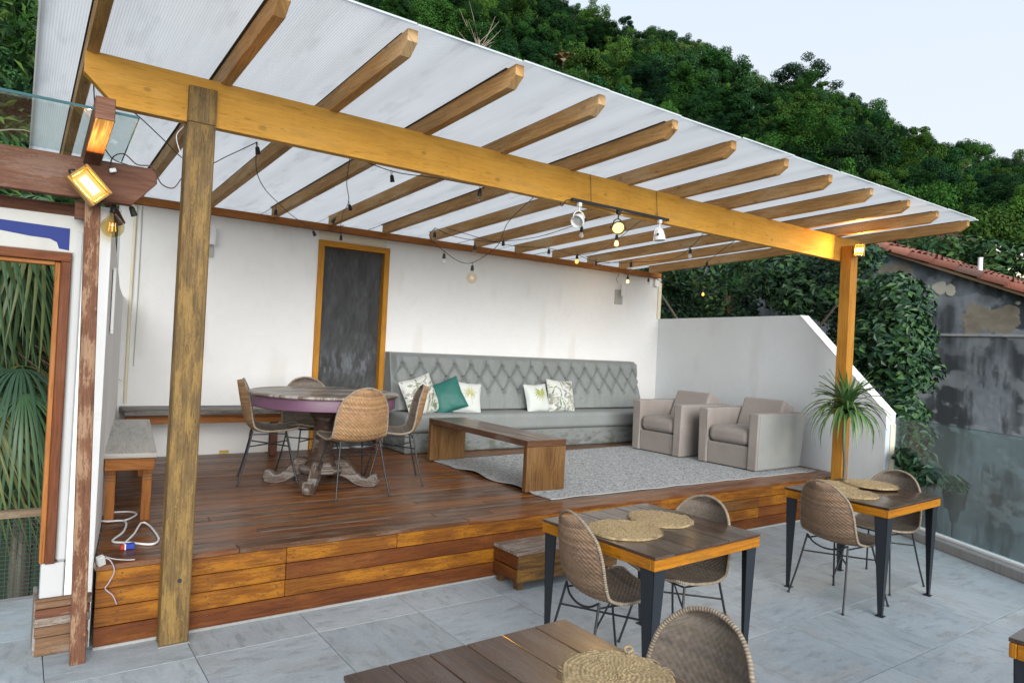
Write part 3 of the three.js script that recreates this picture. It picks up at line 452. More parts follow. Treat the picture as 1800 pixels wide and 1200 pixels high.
// ---------------------------------------------------------------- wicker chairs
function caneShell(inner, seed) {
  const prof = new THREE.CatmullRomCurve3([[0.228, 0.447], [0.20, 0.441], [0.09, 0.425], [-0.05, 0.418], [-0.145, 0.44], [-0.205, 0.53], [-0.238, 0.66], [-0.272, 0.835]].map((p) => V(0, p[1], p[0])));
  prof.arcLengthDivisions = 400; const pts = prof.getSpacedPoints(400);
  const at1 = (v) => { const f = clamp(v) * 400, i = Math.min(399, Math.floor(f)); return pts[i].clone().lerp(pts[i + 1], f - i); };
  const half = (v) => { let w = 0.218 + 0.012 * Math.sin(Math.PI * clamp(v / 0.7)); if (v > 0.66) { const t = (v - 0.66) / 0.34; w *= Math.pow(Math.max(0, 1 - Math.pow(t, 2.3)), 1 / 2.1); } if (v < 0.1) w *= 0.82 + 0.18 * Math.sqrt(1 - Math.pow(1 - v / 0.1, 2)); return w; };
  const point = (u, v, lift = 0) => {
    const p = at1(v), q = at1(Math.min(1, v + 0.004)).sub(at1(Math.max(0, v - 0.004))).normalize(), n = V(0, -q.z, q.y);
    const k = lerp(0.022, 0.075, sst(0.3, 0.72, v)) * u * u * (v > 0.85 ? 1 - (v - 0.85) * 2.5 : 1) + lift; return V(u * half(v), p.y + n.y * k, p.z + n.z * k);
  };
  if (inner === 'rim') { const c = []; for (let i = 0; i <= 40; i++) c.push(point(-1, i / 40)); for (let i = 39; i >= 0; i--) c.push(point(1, i / 40)); for (let i = 1; i < 8; i++) c.push(point(1 - 2 * i / 8, 0)); return new THREE.TubeGeometry(new THREE.CatmullRomCurve3(c, true), 220, 0.0085, 8, true); }
  const C = 30, Rw = 62, nu = C * 3, nv = Rw * 2, side = inner ? 1 : -1;
  const g = sheet(nu, nv, (a, b) => {
    const c = a * C, r = b * Rw, ci = Math.floor(Math.min(c, C - 1e-6)), ri = Math.floor(Math.min(r, Rw - 1e-6)), over = (ci + ri) & 1 ? 1 : -1;
    const h = over * Math.sin(Math.PI * (c - ci)) * (0.25 + 0.75 * Math.sin(Math.PI * (r - ri)));
    const p = point(2 * a - 1, b * 0.997, side * 0.0035 + 0.0040 * h); return [p.x, p.y, p.z];
  });
  const col = new Float32Array(g.attributes.position.count * 3);
  for (let j = 0, k = 0; j <= nv; j++) for (let i = 0; i <= nu; i++, k++) { const ci = Math.floor(i / 3), ri = Math.floor(j / 2), t = 0.7 + 0.42 * hash(ri, 7, seed) + 0.3 * (hash(ci, ri, seed + 1) - 0.5) + 0.25 * (fbm(i / nu, j / nv, 5, 6, seed, 3) - 0.5); col[k * 3] = t; col[k * 3 + 1] = t * (0.95 + 0.08 * hash(ri, 3, seed)); col[k * 3 + 2] = t * (0.9 + 0.14 * hash(ri, 5, seed)); }
  g.setAttribute('color', new THREE.BufferAttribute(col, 3)); return g;
}
const caneOuter = caneShell(false, 3), caneInner = caneShell(true, 9), caneRim = caneShell('rim');
function makeChair(label, group, pos, turn, outer) {
  const c = thing('wicker_chair', label, 'chair', pos, turn, group);
  part('shell_outside', caneOuter, outer, c); part('shell_inside', caneInner, M.caneIn, c); part('rim', caneRim, M.caneRim, c);
  const r = 0.0068, tops = { f: 0.414, b: 0.41 };
  for (const s of [-1, 1]) {
    part('leg', tube([[s * 0.15, tops.f, 0.13], [s * 0.185, 0.2, 0.182], [s * 0.22, 0.004, 0.232]], r, 6, 8), M.blackSteel, c);
    part('leg', tube([[s * 0.165, 0.432, -0.135], [s * 0.196, 0.2, -0.182], [s * 0.225, 0.004, -0.232]], r, 6, 8), M.blackSteel, c);
    part('foot_cap', rod([s * 0.22, 0, 0.232], [s * 0.22, 0.012, 0.232], 0.009), M.black, c); part('foot_cap', rod([s * 0.225, 0, -0.232], [s * 0.225, 0.012, -0.232], 0.009), M.black, c);
    part('cross_bar', rod([s * 0.168, 0.31, 0.157], [-s * 0.18, 0.31, -0.158], 0.0055), M.blackSteel, c);
    part('side_rail', rod([s * 0.15, tops.f - 0.002, 0.13], [s * 0.163, 0.405, -0.13], 0.0055), M.blackSteel, c);
  }
  part('back_hoop', tube([[-0.165, 0.43, -0.136], [-0.1, 0.392, -0.152], [0, 0.376, -0.158], [0.1, 0.392, -0.152], [0.165, 0.43, -0.136]], 0.006, 24, 8), M.blackSteel, c);
  part('front_rail', rod([-0.15, tops.f - 0.003, 0.13], [0.15, tops.f - 0.003, 0.13], 0.0055), M.blackSteel, c);
  return c;
}
// turn: 0 faces +z (towards the camera side), PI/2 faces +x
const deckCh = 'wicker chairs round the purple table', terCh = 'wicker chairs at the terrace tables';
makeChair('wicker chair with its back to the camera at the round purple table', deckCh, [1.52, HD, -1.10], Math.PI + 0.06, M.caneOut);
makeChair('wicker chair left of the round purple table, seen side on', deckCh, [1.08, HD, -1.80], Math.PI / 2 - 0.26, M.caneOut);
makeChair('wicker chair right of the round purple table, in front of the sofa cushions', deckCh, [2.04, HD, -1.41], -Math.PI / 2 - 0.36, M.caneOut);
makeChair('wicker chair behind the round purple table by the black-draped doorway', deckCh, [1.50, HD, -1.97], 0.02, M.caneOut);
makeChair('wicker chair tucked under the middle terrace table, back towards the wooden step', terCh, [1.865, 0, 1.46], Math.PI / 2 - 0.2, M.caneOutGrey);
makeChair('wicker chair at the right side of the middle terrace table', terCh, [2.45, 0, 1.45], -Math.PI / 2 + 0.0, M.caneOutGrey);
makeChair('wicker chair left of the terrace table nearest the glass railing', terCh, [4.12, 0, 1.47], Math.PI / 2 - 0.16, M.caneOutGrey);
makeChair('wicker chair between the far terrace table and the glass railing', terCh, [4.80, 0, 1.41], -Math.PI / 2 - 0.05, M.caneOutGrey);
makeChair('grey wicker chair with frayed rim beside the nearest table', terCh, [0.965, 0, 2.65], -Math.PI / 2 - 0.06, M.caneOutGrey);

// ---------------------------------------------------------------- terrace tables
function makeTable(label, pos, turn, topMat, W = 0.79, D = 0.70) {
  const t = thing('dining_table', label, 'table', pos, turn, 'terrace dining tables'), y1 = 0.73, th = 0.07;
  const n = 6, pw = (W + 0.004) / n;
  for (let k = 0; k < n; k++) part('plank', at(board(pw - 0.003, 0.015, D + 0.004, { grain: 2, c: 0.002 }), -W / 2 - 0.002 + pw * (k + 0.5), y1 - 0.0078 + rr(-0.0008, 0.0008), 0), topMat[k % topMat.length], t);
  for (const s of [-1, 1]) { part('edge_board', at(board(W, th - 0.017, 0.024, { grain: 0, c: 0.003 }), 0, y1 - th / 2 - 0.0085, s * (D / 2 - 0.012)), M.tableEdge, t); part('edge_board', at(board(0.024, th - 0.017, D - 0.0485, { grain: 2, c: 0.003 }), s * (W / 2 - 0.012), y1 - th / 2 - 0.0085, 0), M.tableEdge, t); }
  part('sub_frame', at(board(W - 0.056, 0.02, D - 0.056), 0, y1 - 0.045, 0), M.joist, t);
  for (const sx of [-1, 1]) for (const sz of [-1, 1]) {   // folded steel leg tapering to a small foot
    const a = 0.085, b = 0.026, yt = y1 - th - 0.001, X = sx * (W / 2 - 0.012), Z = sz * (D / 2 - 0.012), bx = sx * (W / 2 - 0.03), bz = sz * (D / 2 - 0.03), q = 0.004;
    const P = []; const quad = (p1, p2, p3, p4) => P.push(...p1, ...p2, ...p3, ...p1, ...p3, ...p4);
    const wing = (dx, dz, nx, nz) => { const A = [X, yt, Z], B = [X - dx * a, yt, Z - dz * a], C = [bx - dx * b, 0.006, bz - dz * b], E = [bx, 0.006, bz]; const sh = (p) => [p[0] - nx * q, p[1], p[2] - nz * q]; quad(A, B, C, E); quad(sh(A), sh(E), sh(C), sh(B)); quad(B, sh(B), sh(C), C); quad(A, E, sh(E), sh(A)); quad(C, sh(C), sh(E), E); quad(A, sh(A), sh(B), B); };
    wing(sx, 0, 0, sz); wing(0, sz, sx, 0);
    const g = new THREE.BufferGeometry(); g.setAttribute('position', new THREE.Float32BufferAttribute(P, 3)); g.computeVertexNormals(); uvMetres(g, (p) => p[0] + p[2], (p) => p[1]);
    const leg = part('leg', g, M.legSteel, t); part('foot_plate', at(board(0.05, 0.006, 0.05, { c: 0.001 }), bx - sx * 0.014, 0.003, bz - sz * 0.014), M.legSteel, leg);
  }
  return t;
}
makeTable('plank-topped steel-legged table in the middle of the terrace with two placemats', [2.165, 0, 1.475], 0.05, [M.tableTop], 0.86, 0.79);
makeTable('plank-topped steel-legged table near the glass railing with three placemats', [4.435, 0, 1.447], 0.05, [M.tableTop, M.tableTopB], 0.85, 0.74);
makeTable('reddish plank-topped table nearest the camera, cut by the bottom edge', [0.515, 0, 2.64], 0.02, [M.tableTopB], 0.81, 0.76);
makeTable('table whose orange corner just enters the right edge of the picture', [2.66, 0, 3.49], 0.05, [M.tableTop], 0.85, 0.76);

// placemats: coils of braided grass
function makeMat(label, x, z, r, y, seed, flip) {
  const n = Math.round(r / 0.0135), nu = 190, nv = n * 3, q = rngOf(seed), w = [q() * 6, q() * 6, q() * 6], ecc = 0.94 + 0.06 * q();
  const g = sheet(nu, nv, (u, v) => {
    const th = u * 6.2832, coil = v * n, ci = Math.floor(Math.min(coil, n - 1e-6)), f = coil - ci, rad = r * v * (1 + 0.018 * Math.sin(3 * th + w[0]) + 0.012 * Math.sin(7 * th + w[1]));
    const tw = Math.sin(th * (10 + ci * 6.0) + (hash(ci, 3, seed)) * 6.28), h = 0.007 + 0.0055 * Math.sin(Math.PI * f) * (0.7 + 0.3 * tw) + 0.0035 * (vn(u * 60, ci, 60, 64, seed) - 0.5) + 0.002 * Math.sin(2 * th + w[2]) * v * v;
    return [rad * Math.cos(th), v > 0.9999 ? 0.0008 : h, rad * ecc * Math.sin(th)];
  });
  const col = new Float32Array(g.attributes.position.count * 3);
  for (let j = 0, k = 0; j <= nv; j++) for (let i = 0; i <= nu; i++, k++) { const t = 0.55 + 0.75 * vn(i * 0.9, j * 0.7, 171, 200, seed) + 0.25 * (hash(i, j, seed) - 0.5); col[k * 3] = t; col[k * 3 + 1] = t * 0.99; col[k * 3 + 2] = t * 0.95; }
  g.setAttribute('color', new THREE.BufferAttribute(col, 3));
  const m = thing('placemat', label, 'placemat', [x, y, z], q() * 6, 'round woven placemats'); part('coil', g, M.grass, m);
  const fr = []; for (let i = 0; i < 26; i++) { const a = q() * 6.28, l = r * (1.0 + 0.05 * q()); fr.push(tube([[Math.cos(a) * r * 0.95, 0.009, Math.sin(a) * r * ecc * 0.95], [Math.cos(a + 0.05) * l, 0.011, Math.sin(a + 0.05) * l * ecc], [Math.cos(a + 0.14) * (l + 0.003), 0.006, Math.sin(a + 0.14) * (l + 0.003) * ecc]], 0.0014, 5, 4)); }
  const fg = join(fr); fg.setAttribute('color', new THREE.BufferAttribute(new Float32Array(fg.attributes.position.count * 3).fill(0.95), 3)); part('loose_straw', fg, M.grass, m);
  if (flip) part('hanging_loop', (() => { const lg = tube([[r * 0.98, 0.006, 0], [r * 1.08, 0.014, 0.012], [r * 1.13, 0.018, 0], [r * 1.08, 0.014, -0.012], [r * 0.98, 0.006, -0.004]], 0.005, 24, 6); lg.setAttribute('color', new THREE.BufferAttribute(new Float32Array(lg.attributes.position.count * 3).fill(0.9), 3)); return lg; })(), M.grass, m);
  return m;
}
makeMat('round straw placemat at the left on the middle terrace table', 1.955, 1.485, 0.2, 0.7305, 5);
makeMat('round straw placemat at the right on the middle terrace table', 2.325, 1.40, 0.19, 0.7305, 6).rotation.y = 1.2;
makeMat('round straw placemat at the left end of the far terrace table', 4.25, 1.45, 0.195, 0.7305, 7);
makeMat('round straw placemat at the back of the far terrace table, partly overlapped', 4.44, 1.21, 0.18, 0.7305, 8).position.y = 0.731;
makeMat('round straw placemat at the right end of the far terrace table', 4.71, 1.37, 0.19, 0.742, 9);
makeMat('thick round straw placemat with a hanging loop on the nearest table', 0.765, 2.66, 0.165, 0.7305, 10, true).rotation.y = 0.6;

// ---------------------------------------------------------------- round table
{
  const t = thing('round_table', 'round pedestal table with a purple painted apron on the deck', 'table', [1.43, HD, -1.50], 0.2);
  part('table_top', uvMetres(lathe([[0, 0.742], [0.585, 0.742], [0.6, 0.748], [0.604, 0.757], [0.6, 0.766], [0.59, 0.77], [0, 0.77]], 64), (p) => p[0], (p) => p[2]), M.roundTop, t);
  part('apron', lathe([[0.55, 0.652], [0.572, 0.652], [0.575, 0.658], [0.575, 0.7415], [0.55, 0.7415]], 64), M.purple, t);
  part('column', [lathe([[0, 0.11], [0.15, 0.11], [0.15, 0.16], [0.125, 0.2], [0.1, 0.24], [0.085, 0.34], [0.075, 0.5], [0.085, 0.54], [0.12, 0.57], [0.12, 0.6], [0.09, 0.62], [0.15, 0.651], [0, 0.651]], 8)], M.pedestal, t);
  part('plinth', lathe([[0, 0.1], [0.17, 0.1], [0.18, 0.12], [0.18, 0.15], [0.165, 0.165], [0.151, 0.17]], 24), M.claw, t);
  for (let k = 0; k < 4; k++) {
    const s = new THREE.Shape(); s.moveTo(0.12, 0.19); s.bezierCurveTo(0.24, 0.25, 0.26, 0.05, 0.37, 0.045); s.bezierCurveTo(0.40, 0.05, 0.41, 0.085, 0.44, 0.085); s.bezierCurveTo(0.475, 0.075, 0.475, 0.01, 0.43, 0.002); s.lineTo(0.36, 0.0); s.bezierCurveTo(0.26, 0.01, 0.22, 0.09, 0.12, 0.08);
    const g = new THREE.ExtrudeGeometry(s, { depth: 0.05, bevelEnabled: true, bevelSize: 0.01, bevelThickness: 0.012, bevelSegments: 3, curveSegments: 14 }); g.translate(0, 0.01, -0.025);
    const l = part('claw_leg', g, M.claw, t); l.rotation.y = Math.PI / 4 + k * Math.PI / 2; part('toe', at(new THREE.SphereGeometry(0.038, 14, 10), 0.445, 0.042, 0), M.claw, l);
  }
}
// ---------------------------------------------------------------- benches by the wall
{
  const b = thing('wall_bench', 'long dark wooden bench along the white wall behind the round table', 'bench');
  part('seat_slab', span(0.125, 2.72, 0.875, 0.928, ZB + 0.006, -2.87, { grain: 0, c: 0.005 }), M.slab, b); part('apron', span(0.15, 2.7, 0.79, 0.874, -2.99, -2.96, { grain: 0 }), M.plate, b);
  for (const x of [0.25, 1.45, 2.6]) part('leg', span(x, x + 0.07, HD + 0.002, 0.872, -3.07, -3.0, { grain: 1 }), M.redBeam, b);
  const c = thing('painted_bench', 'narrow bench with a flaking off-white top and grooved wooden legs', 'bench', [0.025, HD, -1.60], -0.115);
  part('seat_top', at(board(0.29, 0.03, 1.8, { grain: 2, c: 0.004 }), 0, 0.435, 0), M.paintedTop, c);
  part('apron', at(board(0.27, 0.075, 0.025, { grain: 0 }), 0, 0.381, 0.87), M.plate, c); part('apron', at(board(0.27, 0.075, 0.025, { grain: 0 }), 0, 0.381, -0.87), M.plate, c);
  for (const s of [-1, 1]) part('apron', at(board(0.025, 0.075, 1.71, { grain: 2 }), s * 0.122, 0.381, 0), M.plate, c);
  for (const sx of [-1, 1]) for (const sz of [-1, 1]) { const l = part('leg', at(board(0.055, 0.418, 0.055, { grain: 1 }), sx * 0.1, 0.209, sz * 0.74), M.plate, c); for (const y of [0.26, 0.28, 0.3]) part('groove', at(board(0.057, 0.006, 0.057, { c: 0.001 }), sx * 0.1, y, sz * 0.74), M.joist, l); }
}
// ---------------------------------------------------------------- sofa
{
  const x0 = 2.79, x1 = 6.69, s = thing('tufted_sofa', 'long grey sofa with a button-tufted backrest against the white wall', 'sofa');
  const W = x1 - x0, yb = 0.87, yt = 1.525, zf = -3.005, lean = 0.14, dx = W / 17, dy = 0.148, yr = 1.40;
  const cr = (t) => Math.pow(Math.abs(Math.sin(Math.PI * t)), 0.24);
  const hgt = (x, y) => {
    const a = (x - x0) / dx - 0.5, b = (yr - y) / dy;                                      // rows of buttons at b = 0, 1, 2
    let h; if (b < 0) h = lerp(cr(a), 1, 0.25 * sst(0, -0.8, b)); else if (b > 2) h = lerp(cr(a), 1, 0.35 + 0.5 * sst(2, 2.7, b)); else h = Math.min(cr(a + b / 2), cr(a - b / 2));
    const bi = Math.round(b), off = bi & 1 ? 0.5 : 0, d = bi >= 0 && bi <= 2 ? Math.hypot((a - off - Math.round(a - off)) * dx, (b - bi) * dy) : 9;
    h *= sst(0, 0.042, d) * 0.95 + 0.05; h = h * (0.88 + 0.24 * (fbm(x / 4, y / 4, 60, 40, 77, 3) - 0.3));
    const e = Math.min(x - x0, x1 - x, (yt - y) * 1.2, (y - yb) * 1.5); return 0.10 * h * sst(-0.005, 0.045, e);
  };
  const face = sheet(640, 110, (u, v) => { const x = lerp(x0, x1, u), y = lerp(yb, yt, v), z = zf - lean * v; return [x, y, z + hgt(x, y)]; }, (u, v) => [u * W / 1.2, v * 0.65 / 1.2]);
  const bk = part('backrest', face, M.sofa, s);
  const rim = prism([[zf, yb], [zf - lean, yt], [ZB + 0.03, yt + 0.004], [ZB + 0.012, yb]], W + 0.01, 0.006); rim.applyMatrix4(new THREE.Matrix4().makeBasis(V(0, 0, 1), V(0, 1, 0), V(-1, 0, 0))); rim.translate(x1 + 0.005, 0, -0.005);
  part('backrest_frame', uvMetres(rim, (p) => (p[0] + p[2]) / 1.2, (p) => p[1] / 1.2), M.sofa, bk);
  for (let j = 0; j < 3; j++) for (let i = 0; i < 17; i++) { const x = x0 + dx * (i + (j & 1 ? 1 : 0.5)), y = yr - j * dy; if (x > x1 - 0.08) continue; const g = new THREE.SphereGeometry(0.0115, 10, 8); g.scale(1, 1, 0.5); part('button', at(g, x, y, zf - lean * (y - yb) / (yt - yb) + hgt(x, y) + 0.005), M.sofa, bk); }
  const seat = new RoundedBoxGeometry(W + 0.06, 0.20, 0.62, 5, 0.05); seat.translate((x0 + x1) / 2, 0.775, -2.60 - 0.31);
  const sp = seat.attributes.position; for (let i = 0; i < sp.count; i++) if (sp.getY(i) > 0.845) sp.setY(i, sp.getY(i) + 0.008 * (fbm(sp.getX(i) / 8, sp.getZ(i) / 8 + 0.5, 24, 24, 61, 3) - 0.5)); seat.computeVertexNormals();
  part('seat', uvMetres(seat, (p) => p[0] / 1.2, (p) => (p[1] + p[2]) / 1.2), M.sofa, s);
  // base with mildew creeping up from the floor
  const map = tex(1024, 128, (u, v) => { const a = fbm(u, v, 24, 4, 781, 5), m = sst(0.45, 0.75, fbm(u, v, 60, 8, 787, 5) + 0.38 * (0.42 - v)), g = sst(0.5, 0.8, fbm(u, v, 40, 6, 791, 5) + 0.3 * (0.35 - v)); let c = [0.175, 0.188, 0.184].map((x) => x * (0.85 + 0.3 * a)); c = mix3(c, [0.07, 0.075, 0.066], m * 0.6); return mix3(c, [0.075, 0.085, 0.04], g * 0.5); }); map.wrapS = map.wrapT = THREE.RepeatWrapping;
  const base = new RoundedBoxGeometry(W + 0.02, 0.228, 0.56, 3, 0.02); base.translate((x0 + x1) / 2, HD + 0.116, -2.655 - 0.28);
  part('base', uvMetres(base, (p) => (p[0] - x0 + p[2]) / W * 0.98, (p) => (p[1] - HD) / 0.26), std({ map, roughness: 0.95 }), s, 'mildew-stained base');
}
// ---------------------------------------------------------------- cushions
function leafPrint(kind, seed) {
  const S = 512, c = document.createElement('canvas'); c.width = c.height = S; const x = c.getContext('2d'), q = rngOf(seed);
  x.fillStyle = kind === 'monstera' || kind === 'palm' ? '#c4c8c4' : '#c2c4be'; x.fillRect(0, 0, S, S);
  const leaf = (px, py, l, w, a, col) => { x.save(); x.translate(px, py); x.rotate(a); x.fillStyle = col; x.beginPath(); x.moveTo(0, 0); x.quadraticCurveTo(l * 0.35, -w, l, 0); x.quadraticCurveTo(l * 0.35, w, 0, 0); x.fill(); x.strokeStyle = 'rgba(205,207,198,0.7)'; x.lineWidth = 2; x.beginPath(); x.moveTo(0, 0); x.lineTo(l * 0.95, 0); x.stroke(); for (let k = 1; k < 7; k++) { x.beginPath(); x.moveTo(l * k / 8, 0); x.lineTo(l * (k + 0.9) / 8, -w * 0.42); x.moveTo(l * k / 8, 0); x.lineTo(l * (k + 0.9) / 8, w * 0.42); x.stroke(); } x.restore(); };
  if (kind === 'jungle') { const cols = ['#8a857d', '#9a938b', '#6f7a60', '#56653c', '#6b6f73', '#a39f96', '#4f5f46', '#83896a', '#7a7067']; for (let i = 0; i < 85; i++) leaf(q() * S, q() * S, 70 + q() * 130, 14 + q() * 30, q() * 6.28, cols[Math.floor(q() * cols.length)]); for (let i = 0; i < 26; i++) leaf(q() * S, q() * S, 60 + q() * 100, 10 + q() * 16, q() * 6.28, '#c9cac4'); }
  if (kind === 'palm') { for (let i = 0; i < 17; i++) { const a = -Math.PI / 2 + (i - 8) * 0.33 + (q() - 0.5) * 0.1; leaf(268, 190, 120 + q() * 50, 13, a, q() < 0.5 ? '#958f35' : '#857c2a'); } x.strokeStyle = '#b7ad66'; x.lineWidth = 9; x.beginPath(); x.moveTo(268, 190); x.quadraticCurveTo(285, 290, 330, 380); x.stroke(); }
  if (kind === 'monstera') { for (let i = 0; i < 13; i++) { const a = Math.PI / 2 + (i - 6) * 0.36; leaf(290, 150, 200 - Math.abs(i - 6) * 8, 24, a, i % 3 ? '#8a9030' : '#6d7a22'); } x.strokeStyle = '#d6d78e'; x.lineWidth = 5; x.beginPath(); x.moveTo(290, 120); x.lineTo(280, 350); x.stroke(); }
  const t = new THREE.CanvasTexture(c); t.colorSpace = THREE.SRGBColorSpace; return std({ map: t, roughness: 0.9, bumpMap: M.sofa.bumpMap, bumpScale: 0.0008 });
}
function cushion(label, x, y, z, size, [rx, ryy, rz], mat, thick = 0.13, seed = 1) {
  const n = 28, f = (side) => sheet(n, n, (u, v) => { const a = 2 * u - 1, b = 2 * v - 1, k = Math.pow(Math.max(0, (1 - a * a) * (1 - b * b)), 0.42); const pinch = 1 - 0.07 * (1 - Math.abs(a * b)) * Math.max(a * a, b * b); const wr = 0.012 * (fbm(u, v, 5, 5, seed, 3) - 0.5); return [size * 0.5 * a * pinch, size * 0.5 * b * pinch, side * (thick * 0.5 * k + (k > 0.05 ? wr : 0))]; });
  const c = thing('cushion', label, 'cushion', [x, y, z], 0, 'cushions on the grey sofa'); c.rotation.set(rx, ryy, rz, 'YXZ');
  part('cover_front', f(1), mat, c); part('cover_back', f(-1), mat, c);
  const e = []; for (let i = 0; i < 48; i++) { const t = i / 12, s = Math.floor(t), k = 2 * (t - s) - 1, p = [[k, -1], [1, k], [-k, 1], [-1, -k]][s], q = 1 - 0.07 * (1 - Math.abs(p[0] * p[1])); e.push([size * 0.5 * p[0] * q, size * 0.5 * p[1] * q, 0]); }
  part('seam', tube(e, 0.0035, 120, 5, true), mat, c); return c;
}
{
  const j1 = leafPrint('jungle', 3), j2 = leafPrint('jungle', 8), pm = leafPrint('palm', 2), mo = leafPrint('monstera', 4);
  cushion('large grey-green leaf-print cushion at the left end of the sofa', 3.035, 1.055, -2.84, 0.44, [-0.3, 0.12, 0.26], j1, 0.17, 3);
  cushion('plain dark green cushion leaning between two printed cushions', 3.375, 1.05, -2.83, 0.38, [-0.3, -0.5, 0.42], M.greenVelvet, 0.15, 4);
  cushion('white cushion with a single yellow palm print', 3.64, 1.04, -2.82, 0.36, [-0.3, -0.1, -0.1], pm, 0.14, 5);
  cushion('pale cushion with one big yellow-green monstera leaf', 4.68, 1.03, -2.83, 0.36, [-0.3, 0.06, 0.03], mo, 0.14, 6);
  cushion('large leaf-print cushion right of the monstera cushion', 5.05, 1.06, -2.81, 0.42, [-0.3, 0.0, -0.06], j2, 0.17, 7);
}
// ---------------------------------------------------------------- armchairs
function makeArmchair(label, pos, turn, outMat) {
  const a = thing('armchair', label, 'armchair', pos, turn, 'taupe armchairs by the parapet'), uvA = (g) => uvMetres(g, (p) => (p[0] + p[2] * 0.7) / 1.2, (p) => (p[1] + p[2] * 0.3) / 1.2);
  // faces -x; width along z, origin at the middle of the footprint
  const W = 0.77, D = 0.93, aw = 0.112, hA = 0.615;
  for (const s of [-1, 1]) {
    const g = new RoundedBoxGeometry(D, hA, aw, 4, 0.014); const p = g.attributes.position;
    for (let i = 0; i < p.count; i++) { const k = p.getY(i) / hA + 0.5; p.setX(i, p.getX(i) + (p.getX(i) > 0 ? 0.075 * (k - 1) : 0.0)); p.setZ(i, p.getZ(i) + s * 0.012 * (k - 0.5)); }
    g.computeVertexNormals(); g.translate(0, hA / 2 + 0.006, s * (W / 2 - aw / 2)); const arm = part('armrest', uvA(g), M.arm, a);
    if (s > 0 && outMat) { const o = new RoundedBoxGeometry(D - 0.035, hA - 0.03, 0.006, 2, 0.002); const op = o.attributes.position; for (let i = 0; i < op.count; i++) { const k = op.getY(i) / hA + 0.5; op.setX(i, op.getX(i) + (op.getX(i) > 0 ? 0.075 * (k - 1) : 0.0)); op.setZ(i, op.getZ(i) + 0.012 * (k - 0.5)); } o.computeVertexNormals(); o.translate(0.008, hA / 2 + 0.006, W / 2 + 0.0025); part('side_panel', uvA(o), outMat, arm, 'side panel with sky light painted in as a paler tone'); }
    part('piping', tube([[-D / 2 + 0.008, 0.03, s * (W / 2 - aw + 0.003)], [-D / 2 + 0.0, hA - 0.01, s * (W / 2 - aw + 0.003)]], 0.003, 6, 6), M.piping, arm);
    part('piping', tube([[-D / 2 + 0.012, hA + 0.004, s * (W / 2 - 0.006)], [0, hA + 0.005, s * (W / 2 - 0.004)], [D / 2 - 0.02, hA + 0.004, s * (W / 2 - 0.004)]], 0.003, 10, 6), M.piping, arm);
  }
  const cw = W - 2 * aw - 0.006;
  const seat = new RoundedBoxGeometry(0.66, 0.185, cw, 7, 0.075); seat.translate(-0.125, 0.345, 0); part('seat_cushion', uvA(seat), M.arm, a);
  const fr = new RoundedBoxGeometry(0.05, 0.245, cw, 3, 0.012); fr.translate(-0.415, 0.13, 0); part('front_panel', uvA(fr), M.arm, a);
  const bk = new RoundedBoxGeometry(0.15, 0.46, cw, 6, 0.035); bk.rotateZ(-0.42); bk.translate(0.2, 0.52, 0); part('back_cushion', uvA(bk), M.arm, a);
  const bb = new RoundedBoxGeometry(0.12, 0.68, W - 2 * aw - 0.002, 3, 0.03); bb.translate(0.355, 0.355, 0); part('back_frame', uvA(bb), M.arm, a);
  part('hem', span(-D / 2 + 0.04, D / 2 - 0.12, 0.0, 0.012, -W / 2 + 0.03, W / 2 - 0.03), M.black, a);
  return a;
}
makeArmchair('taupe armchair beside the end of the grey sofa', [6.19, HD + 0.013, -1.79], 0.02);
makeArmchair('taupe armchair with one side painted paler for sky light, nearest the plant', [6.255, HD + 0.013, -0.80], 0.03, M.armSkyLit);
// ---------------------------------------------------------------- coffee table, rug
{
  const c = thing('coffee_table', 'long low wooden coffee table with slab legs on the rug', 'table', [3.03, HD + 0.014, -1.37], 0.0);
  const L = 1.70, W = 0.42, H = 0.43, th = 0.054;
  part('table_top', at(board(W, th, L, { grain: 2, c: 0.004 }), 0, H - th / 2, 0), M.coffeeTop, c);
  for (const s of [-1, 1]) part('slab_leg', at(board(W - 0.002, H - th - 0.001, th, { grain: 1, c: 0.004 }), 0, (H - th - 0.001) / 2, s * (L / 2 - th / 2 - 0.001)), M.coffee, c);
  const q = [[2.87, -2.16], [6.55, -2.4], [6.66, -0.225], [2.875, -0.265]];
  const fn = (lift) => (u, v) => { const x = lerp(lerp(q[0][0], q[1][0], u), lerp(q[3][0], q[2][0], u), v) + 0.010 * Math.sin(v * 21) * (u < 0.02 ? 1 : 0), z = lerp(lerp(q[0][1], q[1][1], u), lerp(q[3][1], q[2][1], u), v) + 0.008 * Math.sin(u * 40 + 1) * (v > 0.97 ? 1 : 0); const edge = Math.exp(-u * 50), table = sst(0.12, 0.2, v) * (1 - sst(0.84, 0.9, v)); return [x, HD + lift + 0.03 * edge * table * (0.55 + 0.45 * Math.sin(v * 17 + 1)) + 0.0012 * Math.sin(u * 60) * Math.sin(v * 30), z]; };
  const r = thing('rug', 'large flat-woven pale grey rug in front of the sofa', 'rug');
  part('pile', sheet(120, 60, fn(0.0125), (u, v) => [u * 3.5, v * 1.75]), M.rug, r); part('backing', sheet(120, 60, fn(0.004)), M.rugBack, r);
  const eg = []; const top = fn(0.0122), bot = fn(0.0042); const strip = (f) => sheet(80, 1, (t, k) => (k ? top : bot)(...f(t))); eg.push(strip((t) => [0, t]), strip((t) => [t, 1]), strip((t) => [1, t]), strip((t) => [t, 0])); part('binding', eg, M.rugBack, r);
}
